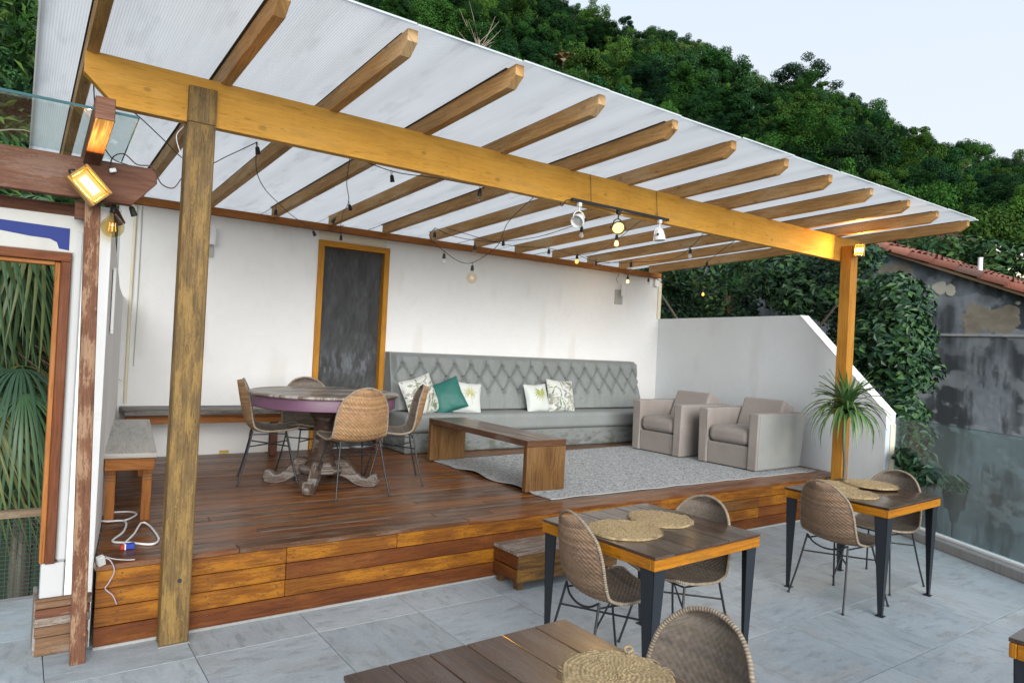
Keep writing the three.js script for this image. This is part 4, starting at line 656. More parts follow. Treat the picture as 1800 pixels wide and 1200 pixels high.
// ---------------------------------------------------------------- step in front of the deck
{
  const s = thing('wooden_step', 'weathered two-board wooden step standing against the deck front', 'step');
  const x0 = 2.165, x1 = 3.1, z1 = 0.305;
  for (let k = 0; k < 3; k++) part('tread_board', span(x0 - 0.004, x1 + 0.004, 0.238, 0.262, 0.003 + k * 0.098, 0.003 + k * 0.098 + 0.0955, { grain: 0 }), M.stepTop, s);
  part('front_board', span(x0, x1, 0.15, 0.2375, z1 - 0.02, z1, { grain: 0 }), M.step, s); part('front_board', span(x0 + 0.002, x1, 0.058, 0.148, z1 - 0.021, z1 - 0.001, { grain: 0 }), M.step, s);
  for (const x of [x0, x1 - 0.02]) { part('side_board', span(x, x + 0.02, 0.15, 0.2375, 0.006, z1 - 0.0205, { grain: 2 }), M.boardC, s); part('side_board', span(x + 0.002, x + 0.02, 0.058, 0.142, 0.006, z1 - 0.0215, { grain: 2 }), M.boardC, s); for (const z of [0.02, z1 - 0.075]) part('foot', span(x + (x > 2.4 ? -0.05 : 0.021), x + (x > 2.4 ? -0.001 : 0.071), 0.0, 0.15, z, z + 0.05, { grain: 1 }), M.step, s); }
}
// ---------------------------------------------------------------- lamps
function floodlight(name, label, pos, face, roll, size, power, hood) {
  const f = thing(name, label, 'floodlight', pos); f.lookAt(V(...pos).add(V(...face))); f.rotateZ(roll);
  const [w, h] = size;                                       // +z is the glowing side
  part('housing', at(board(w, h, 0.022, { c: 0.004 }), 0, 0, -0.012), M.brass, f);
  part('rim', [at(board(w, 0.016, 0.02), 0, h / 2 - 0.008, 0.0101), at(board(w, 0.016, 0.02), 0, -h / 2 + 0.008, 0.0101), at(board(0.016, h - 0.033, 0.02), w / 2 - 0.008, 0, 0.0101), at(board(0.016, h - 0.033, 0.02), -w / 2 + 0.008, 0, 0.0101)], M.brass, f);
  part('reflector', at(board(w - 0.036, h - 0.036, 0.004, { c: 0.001 }), 0, 0, 0.0032), M.floodLens, f);
  part('led_panel', at(board(w * 0.56, h * 0.34, 0.004, { c: 0.001 }), 0, 0, 0.0076), M.floodFace, f);
  part('bracket', tube([[-w / 2 - 0.006, 0, -0.015], [-w / 2 - 0.01, -0.01, -0.06], [0, -0.015, -0.075], [w / 2 + 0.01, -0.01, -0.06], [w / 2 + 0.006, 0, -0.015]], 0.005, 20, 6), M.screw, f);
  const l = new THREE.RectAreaLight(lin(1, 0.5, 0.1), power, w * 0.56, h * 0.34); l.position.set(0, 0, 0.012); l.rotation.y = Math.PI; f.add(l);
  return f;
}
floodlight('floodlight', 'glowing yellow floodlight tilted on top of the thin worn post', [-0.43, 2.325, 0.215], [0.16, 0.0, 1], -0.80, [0.165, 0.115], 150);
floodlight('floodlight', 'glowing yellow floodlight on top of the right pergola post', [6.42, 2.85, 0.275], [-0.92, 0.08, 0.30], 0.0, [0.10, 0.135], 480);
// track under the beam with three spotlights
{
  const t = thing('light_track', 'black lighting track hung on two wires under the yellow beam', 'track');
  part('rail', span(2.635, 3.69, 2.77, 2.792, 0.096, 0.124), M.black, t); for (const x of [2.84, 3.57]) part('hanger', rod([x, 2.79, 0.098], [x, 3.008, 0.076], 0.0022, 6), M.cord, t);
  part('feed_cable', tube([[2.635, 2.78, 0.11], [2.60, 2.77, 0.09], [2.59, 2.73, 0.05], [2.60, 2.80, 0.0], [2.56, 2.87, -0.1]], 0.003, 20, 6), M.cord, t);
  const can = (x, mat, label, dir, lit) => {
    const s = thing('track_spotlight', label, 'spotlight', [x, 2.768, 0.11], 0, 'spotlights on the track');
    part('connector', span(-0.016, 0.016, -0.03, 0.001, -0.014, 0.014), mat, s); part('stem', rod([0, -0.03, 0], [0, -0.062, 0], 0.006), mat, s);
    const arm = []; for (let i = 0; i <= 12; i++) { const a = Math.PI * i / 12; arm.push([Math.cos(a) * 0.058, -0.125 + Math.sin(a) * 0.062, 0]); } const yk = part('yoke', tube(arm, 0.0045, 24, 6), mat, s);
    const h = new THREE.Group(); h.name = 'head'; h.position.set(0, -0.128, 0); s.add(h); h.lookAt(V(x, 2.64, 0.11).add(V(...dir)));
    part('shade', lathe([[0.0, -0.062], [0.022, -0.06], [0.034, -0.045], [0.038, -0.012], [0.047, 0.0], [0.05, 0.02], [0.05, 0.042], [0.047, 0.042], [0.046, 0.004], [0.03, -0.02], [0, -0.03]], 28).rotateX(Math.PI / 2), mat, h);
    part('lamp_face', lathe([[0, 0.024], [0.02, 0.02], [0.045, 0.008]], 24).rotateX(Math.PI / 2), lit ? M.parFace : M.frostBulb, h);
    for (const k of [-1, 1]) part('pivot_knob', at(new THREE.CylinderGeometry(0.009, 0.009, 0.014, 10).rotateZ(Math.PI / 2), k * 0.057, 0, 0), M.black, h);
    if (lit) { const l = new THREE.SpotLight(lin(1, 0.62, 0.2), 0.9, 9, 0.6, 0.7, 2); l.castShadow = true; l.position.set(0, 0, 0.05); const tg = new THREE.Object3D(); tg.position.set(0, 0, 2); h.add(l, tg); l.target = tg; }
  };
  can(2.715, M.whiteMetal, 'white spotlight turned sideways at the left end of the track', [-0.75, -0.5, 0.35]);
  can(3.12, M.black, 'lit black spotlight in the middle of the track', [-0.5, -0.36, 0.72], true);
  can(3.59, M.whiteMetal, 'white spotlight pointing down at the right end of the track', [0.05, -1, 0.08]);
}
// strings of bulbs under the roof
function bulbString(label, cords, bulbs) {
  const s = thing('string_light', label, 'string light', [0, 0, 0], 0, 'bulb strings under the pergola');
  for (const c of cords) part('cord', tube(c, 0.0032, 12 * c.length, 5), M.cord, s);
  for (const [x, y, z, kind, tilt = 0] of bulbs) {
    const g = new THREE.Group(); g.name = 'bulb_holder'; g.position.set(x, y, z); g.rotation.set(tilt * 0.6, 0, tilt); s.add(g);
    part('socket', lathe([[0, 0], [0.011, -0.002], [0.014, -0.014], [0.016, -0.046], [0.018, -0.05], [0.015, -0.052], [0, -0.05]], 14), M.black, g);
    part('hook', tube([[0, 0, 0], [0.006, 0.014, 0], [0, 0.03, 0], [-0.006, 0.014, 0], [0, 0, 0]], 0.0018, 16, 5), M.cord, g);
    if (kind === 'empty') continue;
    const big = kind === 'globe' || kind === 'amber', r = big ? 0.055 : 0.02, y0 = -0.05 - r - (big ? 0.02 : 0.012);
    const prof = [[0.011, -0.05], [0.012, y0 + r * 1.25]]; for (let k = 1; k <= 10; k++) { const a = Math.PI * (0.28 + 0.72 * k / 10); prof.push([Math.max(0, Math.sin(a) * r), y0 + Math.cos(a) * r]); }
    const lit = kind === 'lit' || kind === 'warm';
    part('bulb', lathe(prof, 18), kind === 'lit' ? M.bulbLit : kind === 'warm' ? M.bulbWarm : kind === 'frost' ? M.frostBulb : kind === 'globe' ? M.globeBulb : big ? M.amberBulb : M.clearBulb, g);
    if (big) part('filament', [0, 1, 2, 3].map((k) => rod([0.012 * Math.cos(k * 1.57), y0 + 0.022, 0.012 * Math.sin(k * 1.57)], [0.016 * Math.cos(k * 1.57), y0 - 0.022, 0.016 * Math.sin(k * 1.57)], 0.0014, 5)), kind === 'amber' ? M.filament : M.filamentDim, g);
    if (lit) { const l = new THREE.PointLight(lin(1, 0.66, 0.3), kind === 'lit' ? 0.06 : 0.035, 6, 2); l.castShadow = true; l.position.set(0, y0, 0); g.add(l); }
  }
}
bulbString('bulb string with empty sockets looping from the left post to the wall', [
  [[-0.41, 2.93, -0.10], [-0.35, 2.84, -0.12], [-0.23, 2.81, -0.13], [-0.01, 2.80, -0.57], [0.16, 2.79, -0.92], [0.32, 2.80, -1.10], [0.42, 2.84, -0.80], [0.53, 2.90, -0.57]],
  [[0.53, 2.90, -0.57], [0.63, 2.80, -0.92], [0.82, 2.78, -1.39], [1.12, 2.82, -2.07], [1.39, 2.80, -2.51], [1.75, 2.77, -2.95], [1.95, 2.79, -2.98], [2.07, 2.85, -2.92]],
  [[-0.42, 2.93, -0.09], [-0.38, 2.70, -0.20], [-0.29, 2.62, -0.46], [-0.16, 2.66, -0.81]]],
  [[0.54, 2.88, -0.59, 'empty', 0.2], [1.17, 2.79, -2.27, 'empty'], [1.76, 2.75, -2.96, 'empty', 0.5]]);
bulbString('short hanging bulb string near the doorway with empty sockets', [
  [[1.17, 2.93, -0.58], [1.31, 2.84, -0.97], [1.52, 2.80, -1.44], [1.68, 2.78, -1.97], [2.01, 2.77, -2.86], [2.07, 2.74, -2.97]]],
  [[1.57, 2.80, -1.55, 'empty', 0.4], [1.70, 2.78, -2.21, 'empty', -0.5], [2.07, 2.75, -2.98, 'empty']]);
bulbString('bulb string running close behind the yellow beam', [
  [[1.14, 2.86, -0.32], [1.43, 2.84, -0.37], [1.66, 2.82, -0.23], [1.91, 2.79, -0.09], [2.30, 2.83, -0.18], [2.68, 2.84, -0.20]]],
  [[1.42, 2.83, -0.42, 'empty', 0.25], [1.95, 2.77, -0.09, 'clear']]);
bulbString('swagged cord carrying the big clear globe bulb', [
  [[2.48, 2.83, -0.11], [2.62, 2.70, -0.68], [2.87, 2.58, -1.2], [2.93, 2.475, -1.66], [2.83, 2.46, -1.74], [2.66, 2.53, -1.75], [2.46, 2.66, -1.74], [2.53, 2.76, -1.78]]],
  [[2.925, 2.44, -1.70, 'globe'], [2.63, 2.525, -1.75, 'frost'], [2.86, 2.62, -1.57, 'clear']]);
bulbString('long bulb string crossing the middle of the roof', [
  [[2.53, 2.76, -1.78], [2.82, 2.72, -1.86], [3.18, 2.71, -1.76], [3.32, 2.72, -1.23], [3.30, 2.76, -0.67], [3.42, 2.84, -0.43]],
  [[2.96, 2.88, -2.32], [3.49, 2.74, -1.97], [3.95, 2.74, -1.80], [4.42, 2.73, -1.87], [4.47, 2.78, -1.49], [3.97, 2.86, -0.54], [3.70, 2.87, -0.10]]],
  [[2.56, 2.73, -1.83, 'clear'], [3.25, 2.72, -1.66, 'empty'], [3.36, 2.76, -0.60, 'frost'], [3.93, 2.73, -1.78, 'clear'], [4.39, 2.73, -1.85, 'warm'], [3.61, 2.70, -0.41, 'lit']]);
bulbString('bulb string sagging across the right half towards the parapet', [
  [[4.42, 2.73, -1.87], [4.60, 2.67, -1.76], [4.92, 2.68, -1.52], [5.16, 2.72, -1.13], [4.78, 2.77, -0.54], [4.43, 2.82, -0.10]],
  [[4.58, 2.69, -1.78], [5.28, 2.70, -2.32], [5.94, 2.70, -2.60], [6.24, 2.69, -2.50], [6.45, 2.70, -2.43], [6.29, 2.75, -1.95], [5.70, 2.70, -1.13], [5.36, 2.70, -0.80], [4.97, 2.84, -0.13]]],
  [[4.58, 2.67, -1.74, 'clear'], [4.91, 2.68, -1.52, 'clear'], [5.94, 2.69, -2.60, 'lit'], [6.21, 2.68, -2.48, 'clear'], [6.44, 2.68, -2.44, 'clear'], [4.85, 2.75, -0.63, 'frost'], [5.39, 2.69, -0.85, 'clear']]);
{
  bulbString('cord reaching beyond the parapet with one glowing bulb among the leaves', [[[6.45, 2.70, -2.43], [6.85, 2.64, -2.56], [7.64, 2.66, -2.74], [8.18, 2.95, -2.88]]], [[7.66, 2.67, -2.74, 'warm']]);
  bulbString('amber globe bulb hanging below the reddish porch beam', [[[-0.36, 2.31, -0.02], [-0.33, 2.30, -0.03], [-0.303, 2.315, -0.026], [-0.26, 2.30, -0.03], [-0.22, 2.31, -0.05]]], [[-0.303, 2.297, -0.026, 'amber'], [-0.222, 2.295, -0.05, 'empty', 0.4]]);
}
{
  const sp = (label, x, y, tilt) => { const s = thing('wall_speaker', label, 'speaker', [x, y, ZB + 0.002], 0); part('cabinet', at(prism([[-0.10, 0], [-0.06, 0.11], [0.07, 0.11], [0.1, 0]], 0.2, 0.006), 0, -0.1, 0, Math.PI / 2 * 0, 0, 0).applyMatrix4(new THREE.Matrix4().makeBasis(V(1, 0, 0), V(0, 0, 1), V(0, -1, 0))), M.greyPlastic, s); part('grille', at(board(0.118, 0.18, 0.004), 0.005, 0, 0.119), M.whiteMetal, s); part('cable', tube([[-0.05, 0.1, 0.03], [-0.07, 0.16, 0.02], [-0.03, 0.21, 0.02], [-0.05, 0.26, 0.03]], 0.003, 16, 5), M.cord, s); };
  sp('small grey wall speaker near the right end of the house wall', 6.43, 2.565); sp('grey wall speaker half hidden by the weathered post', 0.80, 2.60);
  const jb = thing('junction_box', 'white junction box on the corner of the house wall under the roof', 'box', [XR - 0.12, 2.74, ZB + 0.03]); part('box', at(board(0.09, 0.11, 0.05), 0, 0, 0), M.whitePaint, jb); part('clip', at(board(0.14, 0.02, 0.03), 0.05, 0.045, 0.01), M.cream, jb);
}
// ---------------------------------------------------------------- loose cables on the deck and at its corner
{
  const y = HD + 0.008;
  const c = thing('extension_cable', 'white power cable coiled on the deck with a blue and red plug', 'cable');
  part('cord', tube([[-0.198, y + 0.06, -1.174], [-0.174, y, -1.072], [-0.145, y, -0.880], [-0.065, y, -0.857], [0.007, y + 0.003, -0.969], [-0.027, y, -1.071], [-0.140, y, -1.083], [-0.216, y, -0.982], [-0.183, y + 0.006, -0.847], [-0.078, y + 0.004, -0.812], [-0.108, y, -0.586], [-0.184, y, -0.395], [-0.107, y, -0.326], [-0.006, y, -0.246], [0.044, y, -0.348], [0.040, y, -0.653], [0.001, y + 0.012, -0.699], [-0.066, y, -0.496], [-0.136, y, -0.315], [-0.139, y, -0.264]], 0.0062, 240, 7), M.whiteCable, c);
  part('plug', at(board(0.05, 0.03, 0.034), -0.118, y + 0.008, -0.232), std({ color: lin(0.01, 0.04, 0.3), roughness: 0.45 }), c, 'blue plug body'); part('plug_tip', at(board(0.02, 0.026, 0.03), -0.154, y + 0.006, -0.232), std({ color: lin(0.42, 0.03, 0.02), roughness: 0.45 }), c); part('plug_band', at(board(0.008, 0.032, 0.035), -0.14, y + 0.007, -0.232), M.whitePaint, c);
  const b = thing('corner_cable', 'loose grey cables with a connector hanging over the deck corner', 'cable');
  part('connector', at(board(0.035, 0.05, 0.03), -0.277, HD + 0.027, 0.02, 0.2, 0.3, 0.2), M.greyPlastic, b);
  part('cord', tube([[-0.275, HD + 0.04, 0.025], [-0.24, HD + 0.03, 0.03], [-0.215, HD - 0.03, 0.026], [-0.235, HD - 0.09, 0.02], [-0.25, HD - 0.12, 0.018], [-0.215, HD - 0.16, 0.02], [-0.195, HD - 0.21, 0.012]], 0.0035, 50, 6), std({ color: lin(0.32, 0.27, 0.3), roughness: 0.5 }), b);
  part('cord', tube([[-0.28, HD + 0.05, 0.0], [-0.22, HD + 0.025, 0.005], [-0.16, HD + 0.008, -0.005], [-0.12, HD + 0.006, 0.0]], 0.0028, 30, 6), M.greyPlastic, b);
  const w = thing('lamp_wiring', 'twisted brown wire looping from the floodlight to the weathered post', 'wire');
  part('cord', tube([[-0.335, 2.42, 0.07], [-0.33, 2.50, 0.09], [-0.28, 2.53, 0.09], [-0.22, 2.49, 0.085], [-0.15, 2.49, 0.08], [-0.1, 2.42, 0.05], [-0.04, 2.41, 0.03], [0.0, 2.47, 0.02]], 0.0032, 70, 6), std({ color: lin(0.09, 0.045, 0.04), roughness: 0.6 }), w);
  part('terminal_block', at(board(0.03, 0.02, 0.02), -0.325, 2.44, 0.085, 0, 0, 0.3), M.whitePaint, w);
  part('tail', tube([[0.005, 2.76, -0.01], [-0.03, 2.70, -0.015], [-0.01, 2.62, -0.012], [0.005, 2.60, -0.01]], 0.0025, 20, 5), M.whiteCable, w);
}
// ---------------------------------------------------------------- plants near the deck
function blade(len, wid, bend, seg = 9, fold = 0.15) {      // long arching leaf from the origin, leaning out along +x
  return sheet(2, seg, (u, v) => { const a = bend * v, s = len * v, x = s * Math.sin(0.25 + a * 0.75) * 0.98, y = s * Math.cos(0.25 + a * 0.75), w = wid * (v < 0.15 ? 0.55 + 3 * v : Math.pow(1 - (v - 0.15) / 0.85, 0.75)), k = 2 * u - 1; return [x, y + fold * wid * k * k, k * w * 0.5]; });
}
{
  const p = thing('dracaena_plant', 'spiky green dracaena in a pot in front of the right post', 'plant', [6.19, 0, 0.34]);
  part('pot', lathe([[0, 0.0], [0.12, 0.0], [0.135, 0.03], [0.165, 0.28], [0.175, 0.3], [0.16, 0.3], [0.15, 0.27], [0, 0.26]], 24), M.concrete, p);
  part('trunk', tube([[0, 0.25, 0], [0.015, 0.6, 0.01], [-0.01, 0.9, 0.0], [0.0, 1.18, 0.0]], 0.019, 24, 8), M.bark, p);
  const q = rngOf(12), mats = [[0.06, 0.14, 0.03], [0.095, 0.18, 0.045], [0.04, 0.105, 0.028], [0.13, 0.2, 0.065]].map((c) => std({ color: lin(...c), roughness: 0.5 }));
  for (let i = 0; i < 120; i++) { const t = q(), bend = lerp(0.1, 2.75, Math.pow(t, 0.72)) + (q() - 0.5) * 0.5; const m = part('leaf', blade(lerp(0.33, 0.48, q()), lerp(0.04, 0.06, q()), bend), mats[Math.floor(q() * 4)], p); m.position.set((q() - 0.5) * 0.03, 1.20 - 0.12 * t + (q() - 0.5) * 0.03, (q() - 0.5) * 0.03); m.rotation.y = i * 2.4; }
  for (let i = 0; i < 16; i++) { const m = part('leaf', blade(lerp(0.2, 0.32, q()), 0.034, 0.4 + q() * 0.9), mats[Math.floor(q() * 4)], p); m.position.set((q() - 0.5) * 0.1, 0.27, (q() - 0.5) * 0.1); m.rotation.y = i * 2.4; }
}
// leaves as one body: each leaf is a small folded rhombus with its own tone
function leafBody(list, tone, seed) {          // list: [x, y, z, length, width, normal vector, twist]
  const n = list.length, P = new Float32Array(n * 18), N = new Float32Array(n * 18), C = new Float32Array(n * 18), q = rngOf(seed);
  const X = V(0, 0, 0), Y = V(0, 0, 0), Zv = V(0, 0, 0), a = V(0, 0, 0);
  list.forEach(([x, y, z, l, w, nx, ny, nz, tw], i) => {
    Y.set(nx, ny, nz).normalize(); a.set(Math.cos(tw), -0.35, Math.sin(tw)); X.copy(a).addScaledVector(Y, -a.dot(Y)).normalize(); Zv.crossVectors(X, Y);
    const pt = (s, t, u) => [x + X.x * s + Zv.x * t + Y.x * u, y + X.y * s + Zv.y * t + Y.y * u, z + X.z * s + Zv.z * t + Y.z * u];
    const b = pt(-l / 2, 0, 0), e = pt(l / 2, 0, -l * 0.12), L = pt(-l * 0.05, w / 2, w * 0.18), Rr = pt(-l * 0.05, -w / 2, w * 0.18), c = tone(q);
    [b, e, L, b, Rr, e].forEach((v, k) => { P.set(v, i * 18 + k * 3); C.set(c, i * 18 + k * 3); });
  });
  const g = new THREE.BufferGeometry(); g.setAttribute('position', new THREE.BufferAttribute(P, 3)); g.setAttribute('color', new THREE.BufferAttribute(C, 3)); g.computeVertexNormals(); g.deleteAttribute('uv'); g.setAttribute('uv', new THREE.BufferAttribute(new Float32Array(n * 12), 2)); return g;
}
const dirs = (q) => { const z = 2 * q() - 1, t = 6.2832 * q(), r = Math.sqrt(1 - z * z); return [r * Math.cos(t), z, r * Math.sin(t)]; };
// leaves over the skins of a set of lobes [x, y, z, rx, ry, rz]
function lobes(ls, per, len, wid, seed, spread = 0.28) {
  const q = rngOf(seed), out = [];
  for (const [x, y, z, rx, ryy, rz, k = 1] of ls) for (let i = 0; i < per * k; i++) { const d = dirs(q), s = 1 - spread * q() * q() * 2 + 0.1 * (q() - 0.5), f = len * (0.65 + 0.7 * q()); out.push([x + d[0] * rx * s, y + d[1] * ryy * s, z + d[2] * rz * s, f, wid * (0.7 + 0.6 * q()), d[0] + 1.1 * (q() - 0.5), d[1] * 0.7 + 0.55 + 0.9 * (q() - 0.5), d[2] + 1.1 * (q() - 0.5), q() * 6.28]); }
  return out;
}
const toneOf = (cols, j = 0.35) => (q) => { const c = cols[Math.floor(q() * cols.length)], k = 1 - j / 2 + j * q(); return [c[0] * k, c[1] * k, c[2] * k]; };
const limb = (pts, r0, r1, seg = 14) => { const c = curve(pts), g = new THREE.TubeGeometry(c, seg, 1, 7); const p = g.attributes.position; for (let i = 0; i <= seg; i++) { const o = c.getPointAt(i / seg), r = lerp(r0, r1, i / seg); for (let k = 0; k <= 7; k++) { const n = i * 8 + k; p.setXYZ(n, o.x + (p.getX(n) - o.x) * r, o.y + (p.getY(n) - o.y) * r, o.z + (p.getZ(n) - o.z) * r); } } g.computeVertexNormals(); return g; };
{
  // the dense broadleaf tree behind the parapet
  const t = thing('broadleaf_tree', 'dense dark glossy-leaved tree rising behind the parapet wall', 'tree');
  const base = [8.5, -3.2, -2.0];
  const q = rngOf(31), ls = [];
  for (let i = 0; i < 46; i++) { const z = lerp(-5.2, 0.3, q()), top = z < -1.7 ? 3.6 : lerp(3.4, 2.5, (z + 1.7) / 2.0), y = lerp(0.2, top, Math.pow(q(), 0.75)); const r = lerp(0.32, 0.6, q()); ls.push([lerp(7.75, 9.0, q()), Math.min(y, top - r * 0.6), Math.min(z, 0.2) - (y < 1.0 ? 0.1 : 0) - r * 0.35, r, r * 0.8, r]); }
  ls.push([7.7, 1.1, 0.15, 0.35, 0.25, 0.3], [7.55, 0.9, 0.3, 0.3, 0.2, 0.3], [7.8, 2.1, 0.1, 0.35, 0.4, 0.25], [7.9, 2.5, -0.05, 0.4, 0.3, 0.3], [7.8, 1.6, 0.1, 0.3, 0.3, 0.3], [7.8, 3.1, -0.55, 0.4, 0.35, 0.4], [7.6, 0.5, 0.15, 0.4, 0.4, 0.3], [7.7, 0.0, 0.0, 0.5, 0.5, 0.4]);
  part('crown', leafBody(lobes(ls, 640, 0.105, 0.056, 33, 0.5), toneOf([[0.018, 0.05, 0.022], [0.026, 0.07, 0.028], [0.036, 0.095, 0.03], [0.055, 0.125, 0.035], [0.02, 0.06, 0.034]]), 34), M.leafDark, t);
  part('trunk', limb([base, [8.2, -1, -2.3], [8.25, 1.0, -2.4], [8.1, 2.6, -2.6]], 0.2, 0.07), M.bark, t);
  for (const e of [[7.6, 2.4, -0.6], [7.5, 2.8, -3.6], [7.7, 1.6, -4.4], [7.5, 1.3, -0.3], [8.4, 3.2, -1.6]]) part('branch', limb([[8.2, 0.2, -2.35], [lerp(8.2, e[0], 0.5), lerp(0.4, e[1], 0.55), lerp(-2.35, e[2], 0.5)], e], 0.05, 0.012), M.bark, t);
}
function bush(name, label, ls, per, len, wid, cols, seed, stemAt, group) {
  const b = thing(name, label, name.includes('tree') ? 'tree' : 'shrub', [0, 0, 0], 0, group);
  part('crown', leafBody(lobes(ls, per, len, wid, seed), toneOf(cols), seed + 1), M.leafPlain, b);
  ls.slice(0, 5).forEach((l) => part('stem', limb([stemAt, [lerp(stemAt[0], l[0], 0.6), lerp(stemAt[1], l[1], 0.5), lerp(stemAt[2], l[2], 0.6)], [l[0], l[1], l[2]]], 0.05, 0.012, 8), M.bark, b)); return b;
}
{ const ls = [], q = rngOf(51); for (let i = 0; i < 16; i++) ls.push([lerp(13.2, 14.6, q()), lerp(3.1, 4.15, q()) - 0.12 * i * 0.1, lerp(-3.3, -0.9, i / 15), 0.4, 0.32, 0.4]); bush('rooftop_shrub', 'dark leafy shrub standing behind the red tile roof', ls, 170, 0.2, 0.09, [[0.03, 0.075, 0.025], [0.055, 0.11, 0.03], [0.02, 0.055, 0.022]], 52, [14, -3.2, -2]); }
{ const ls = [], q = rngOf(55); for (let i = 0; i < 30; i++) ls.push([lerp(17, 21, q()), lerp(1.8, 4.3, q()), lerp(-2.2, 2.6, q()), 0.8, 0.6, 0.8]); bush('bright_shrub', 'bright green shrubs on the slope right of the cream house', ls, 200, 0.26, 0.14, [[0.07, 0.17, 0.035], [0.11, 0.22, 0.045], [0.04, 0.11, 0.03]], 56, [19, -3.2, 0]); }
{
  // added pot and plant beyond the glass, standing in for a reflection in it
  const p = thing('added_planter', 'dark tapered pot added beyond the glass railing in place of a reflection', 'planter', [6.72, 0, 1.16]);
  part('pot', lathe([[0, 0.20], [0.03, 0.2], [0.05, 0.31], [0.085, 0.33], [0.105, 0.49], [0.11, 0.5], [0.095, 0.5], [0, 0.47]], 20), M.black, p); part('stand', rod([0, -0.8, 0], [0, 0.2, 0], 0.02), M.black, p);
  part('foliage', leafBody(lobes([[-0.12, 0.62, -0.22, 0.16, 0.1, 0.2], [0.0, 0.55, 0.0, 0.1, 0.08, 0.1], [0.05, 0.72, -0.4, 0.2, 0.14, 0.2]], 120, 0.13, 0.06, 58), toneOf([[0.02, 0.055, 0.025], [0.03, 0.075, 0.03]]), 59), M.leafDark, p);
}
// palms behind the left doorway
function fan(q, rad, nseg, droop) {           // fan leaf: split segments from the stalk's end
  const gs = []; for (let i = 0; i < nseg; i++) { const a = lerp(-2.2, 2.2, i / (nseg - 1)), l = rad * (1 - 0.12 * Math.abs(a)) * (0.85 + 0.3 * q()), w = rad * 0.026, dr = droop * (0.7 + 0.6 * q()); gs.push(sheet(2, 7, (u, v) => { const k = 2 * u - 1, s = l * v, ww = w * (v < 0.6 ? 0.25 + v : 1.9 * (1 - v) + 0.06) * k, h = 0.12 * w * (1 - Math.abs(k)) * 2; return [Math.cos(a) * s - Math.sin(a) * ww, h - dr * rad * Math.pow(v, 2.2), Math.sin(a) * s + Math.cos(a) * ww]; })); } return join(gs);
}
const palmMats = [[0.035, 0.085, 0.028], [0.024, 0.065, 0.028], [0.05, 0.105, 0.036], [0.10, 0.12, 0.03]].map((c) => std({ color: lin(...c), roughness: 0.5 }));
const deadMat = std({ color: lin(0.12, 0.085, 0.05), roughness: 0.9 });
function palm(label, base, top, n, rad, seed, dead, lim = 9) {
  const p = thing('fan_palm', label, 'palm', [0, 0, 0], 0, 'fan palms beyond the doorway'), q = rngOf(seed);
  const tr = limb([base, [lerp(base[0], top[0], 0.4) + 0.03, lerp(base[1], top[1], 0.5), lerp(base[2], top[2], 0.4)], top], 0.085, 0.07, 40); const tp = tr.attributes.position; for (let i = 0; i < tp.count; i++) { const ring = Math.floor(i / 8); if (ring % 2) { tp.setX(i, tp.getX(i) + (tp.getX(i) - top[0]) * 0.02); } } tr.computeVertexNormals();
  part('trunk', tr, M.bark, p);
  for (let i = 0; i < n; i++) { const t = i / n, az = i * 2.4 + q() * 0.4, el = lerp(1.1, -0.75, t) + (q() - 0.5) * 0.25, L = rad * (0.7 + 0.35 * q()), tip = [top[0] + Math.cos(az) * Math.cos(el) * L, top[1] + Math.sin(el) * L * 0.75 + 0.05, top[2] + Math.sin(az) * Math.cos(el) * L]; const isDead = dead && t > 0.86; if (tip[0] > lim) continue;
    const f = new THREE.Group(); f.name = 'frond'; p.add(f); part('stalk', tube([top, [lerp(top[0], tip[0], 0.5), lerp(top[1], tip[1], 0.5) + 0.06, lerp(top[2], tip[2], 0.5)], tip], 0.009, 8, 5), palmMats[0], f);
    const m = part('blade', fan(q, rad * 0.9, 38, 1.1 + 0.7 * t), isDead ? deadMat : palmMats[Math.floor(q() * 4)], f); m.position.set(...tip); m.rotation.set(0, -az, -(0.55 - el * 0.6)); m.rotation.order = 'YZX'; }
}
palm('fan palm with drooping yellowed leaves just behind the wire fence', [-0.64, -3.2, -2.45], [-0.57, 1.0, -2.45], 40, 0.62, 61, true, -0.5);
palm('taller fan palm filling the top of the left doorway', [-0.95, -3.2, -3.6], [-0.9, 2.15, -3.6], 44, 0.85, 63, true, -0.55);
palm('fan palm further back between the doorway and the house corner', [-0.3, -3.2, -4.9], [-0.25, 2.45, -4.9], 26, 0.8, 65, false);
// thicket on the bank behind the porch, with bare twigs
{
  const ls = [], q = rngOf(71); for (let i = 0; i < 42; i++) ls.push([lerp(-5.0, 1.2, q()), lerp(-1.5, 6.8, q()), lerp(-10.5, -7.5, q()), 0.9, 0.8, 0.9]);
  const b = bush('bank_thicket', 'dark thicket with bare grey twigs on the bank at upper left', ls, 260, 0.24, 0.1, [[0.025, 0.065, 0.02], [0.045, 0.10, 0.028], [0.085, 0.15, 0.03], [0.018, 0.05, 0.022]], 72, [-2, -3.2, -9]);
  for (let i = 0; i < 26; i++) { const x = lerp(-4.5, -1.0, q()), y = lerp(3.2, 5.4, q()), z = -7.1 + 0.5 * q(), a = q() * 6.28, l = 0.5 + 0.9 * q(); part('twig', limb([[x, y, z], [x + Math.cos(a) * l * 0.5 + 0.1 * q(), y + Math.sin(a) * l * 0.4 + 0.15, z + 0.1], [x + Math.cos(a) * l, y + Math.sin(a) * l * 0.8, z]], 0.016, 0.004, 8), M.twig, b); }
}
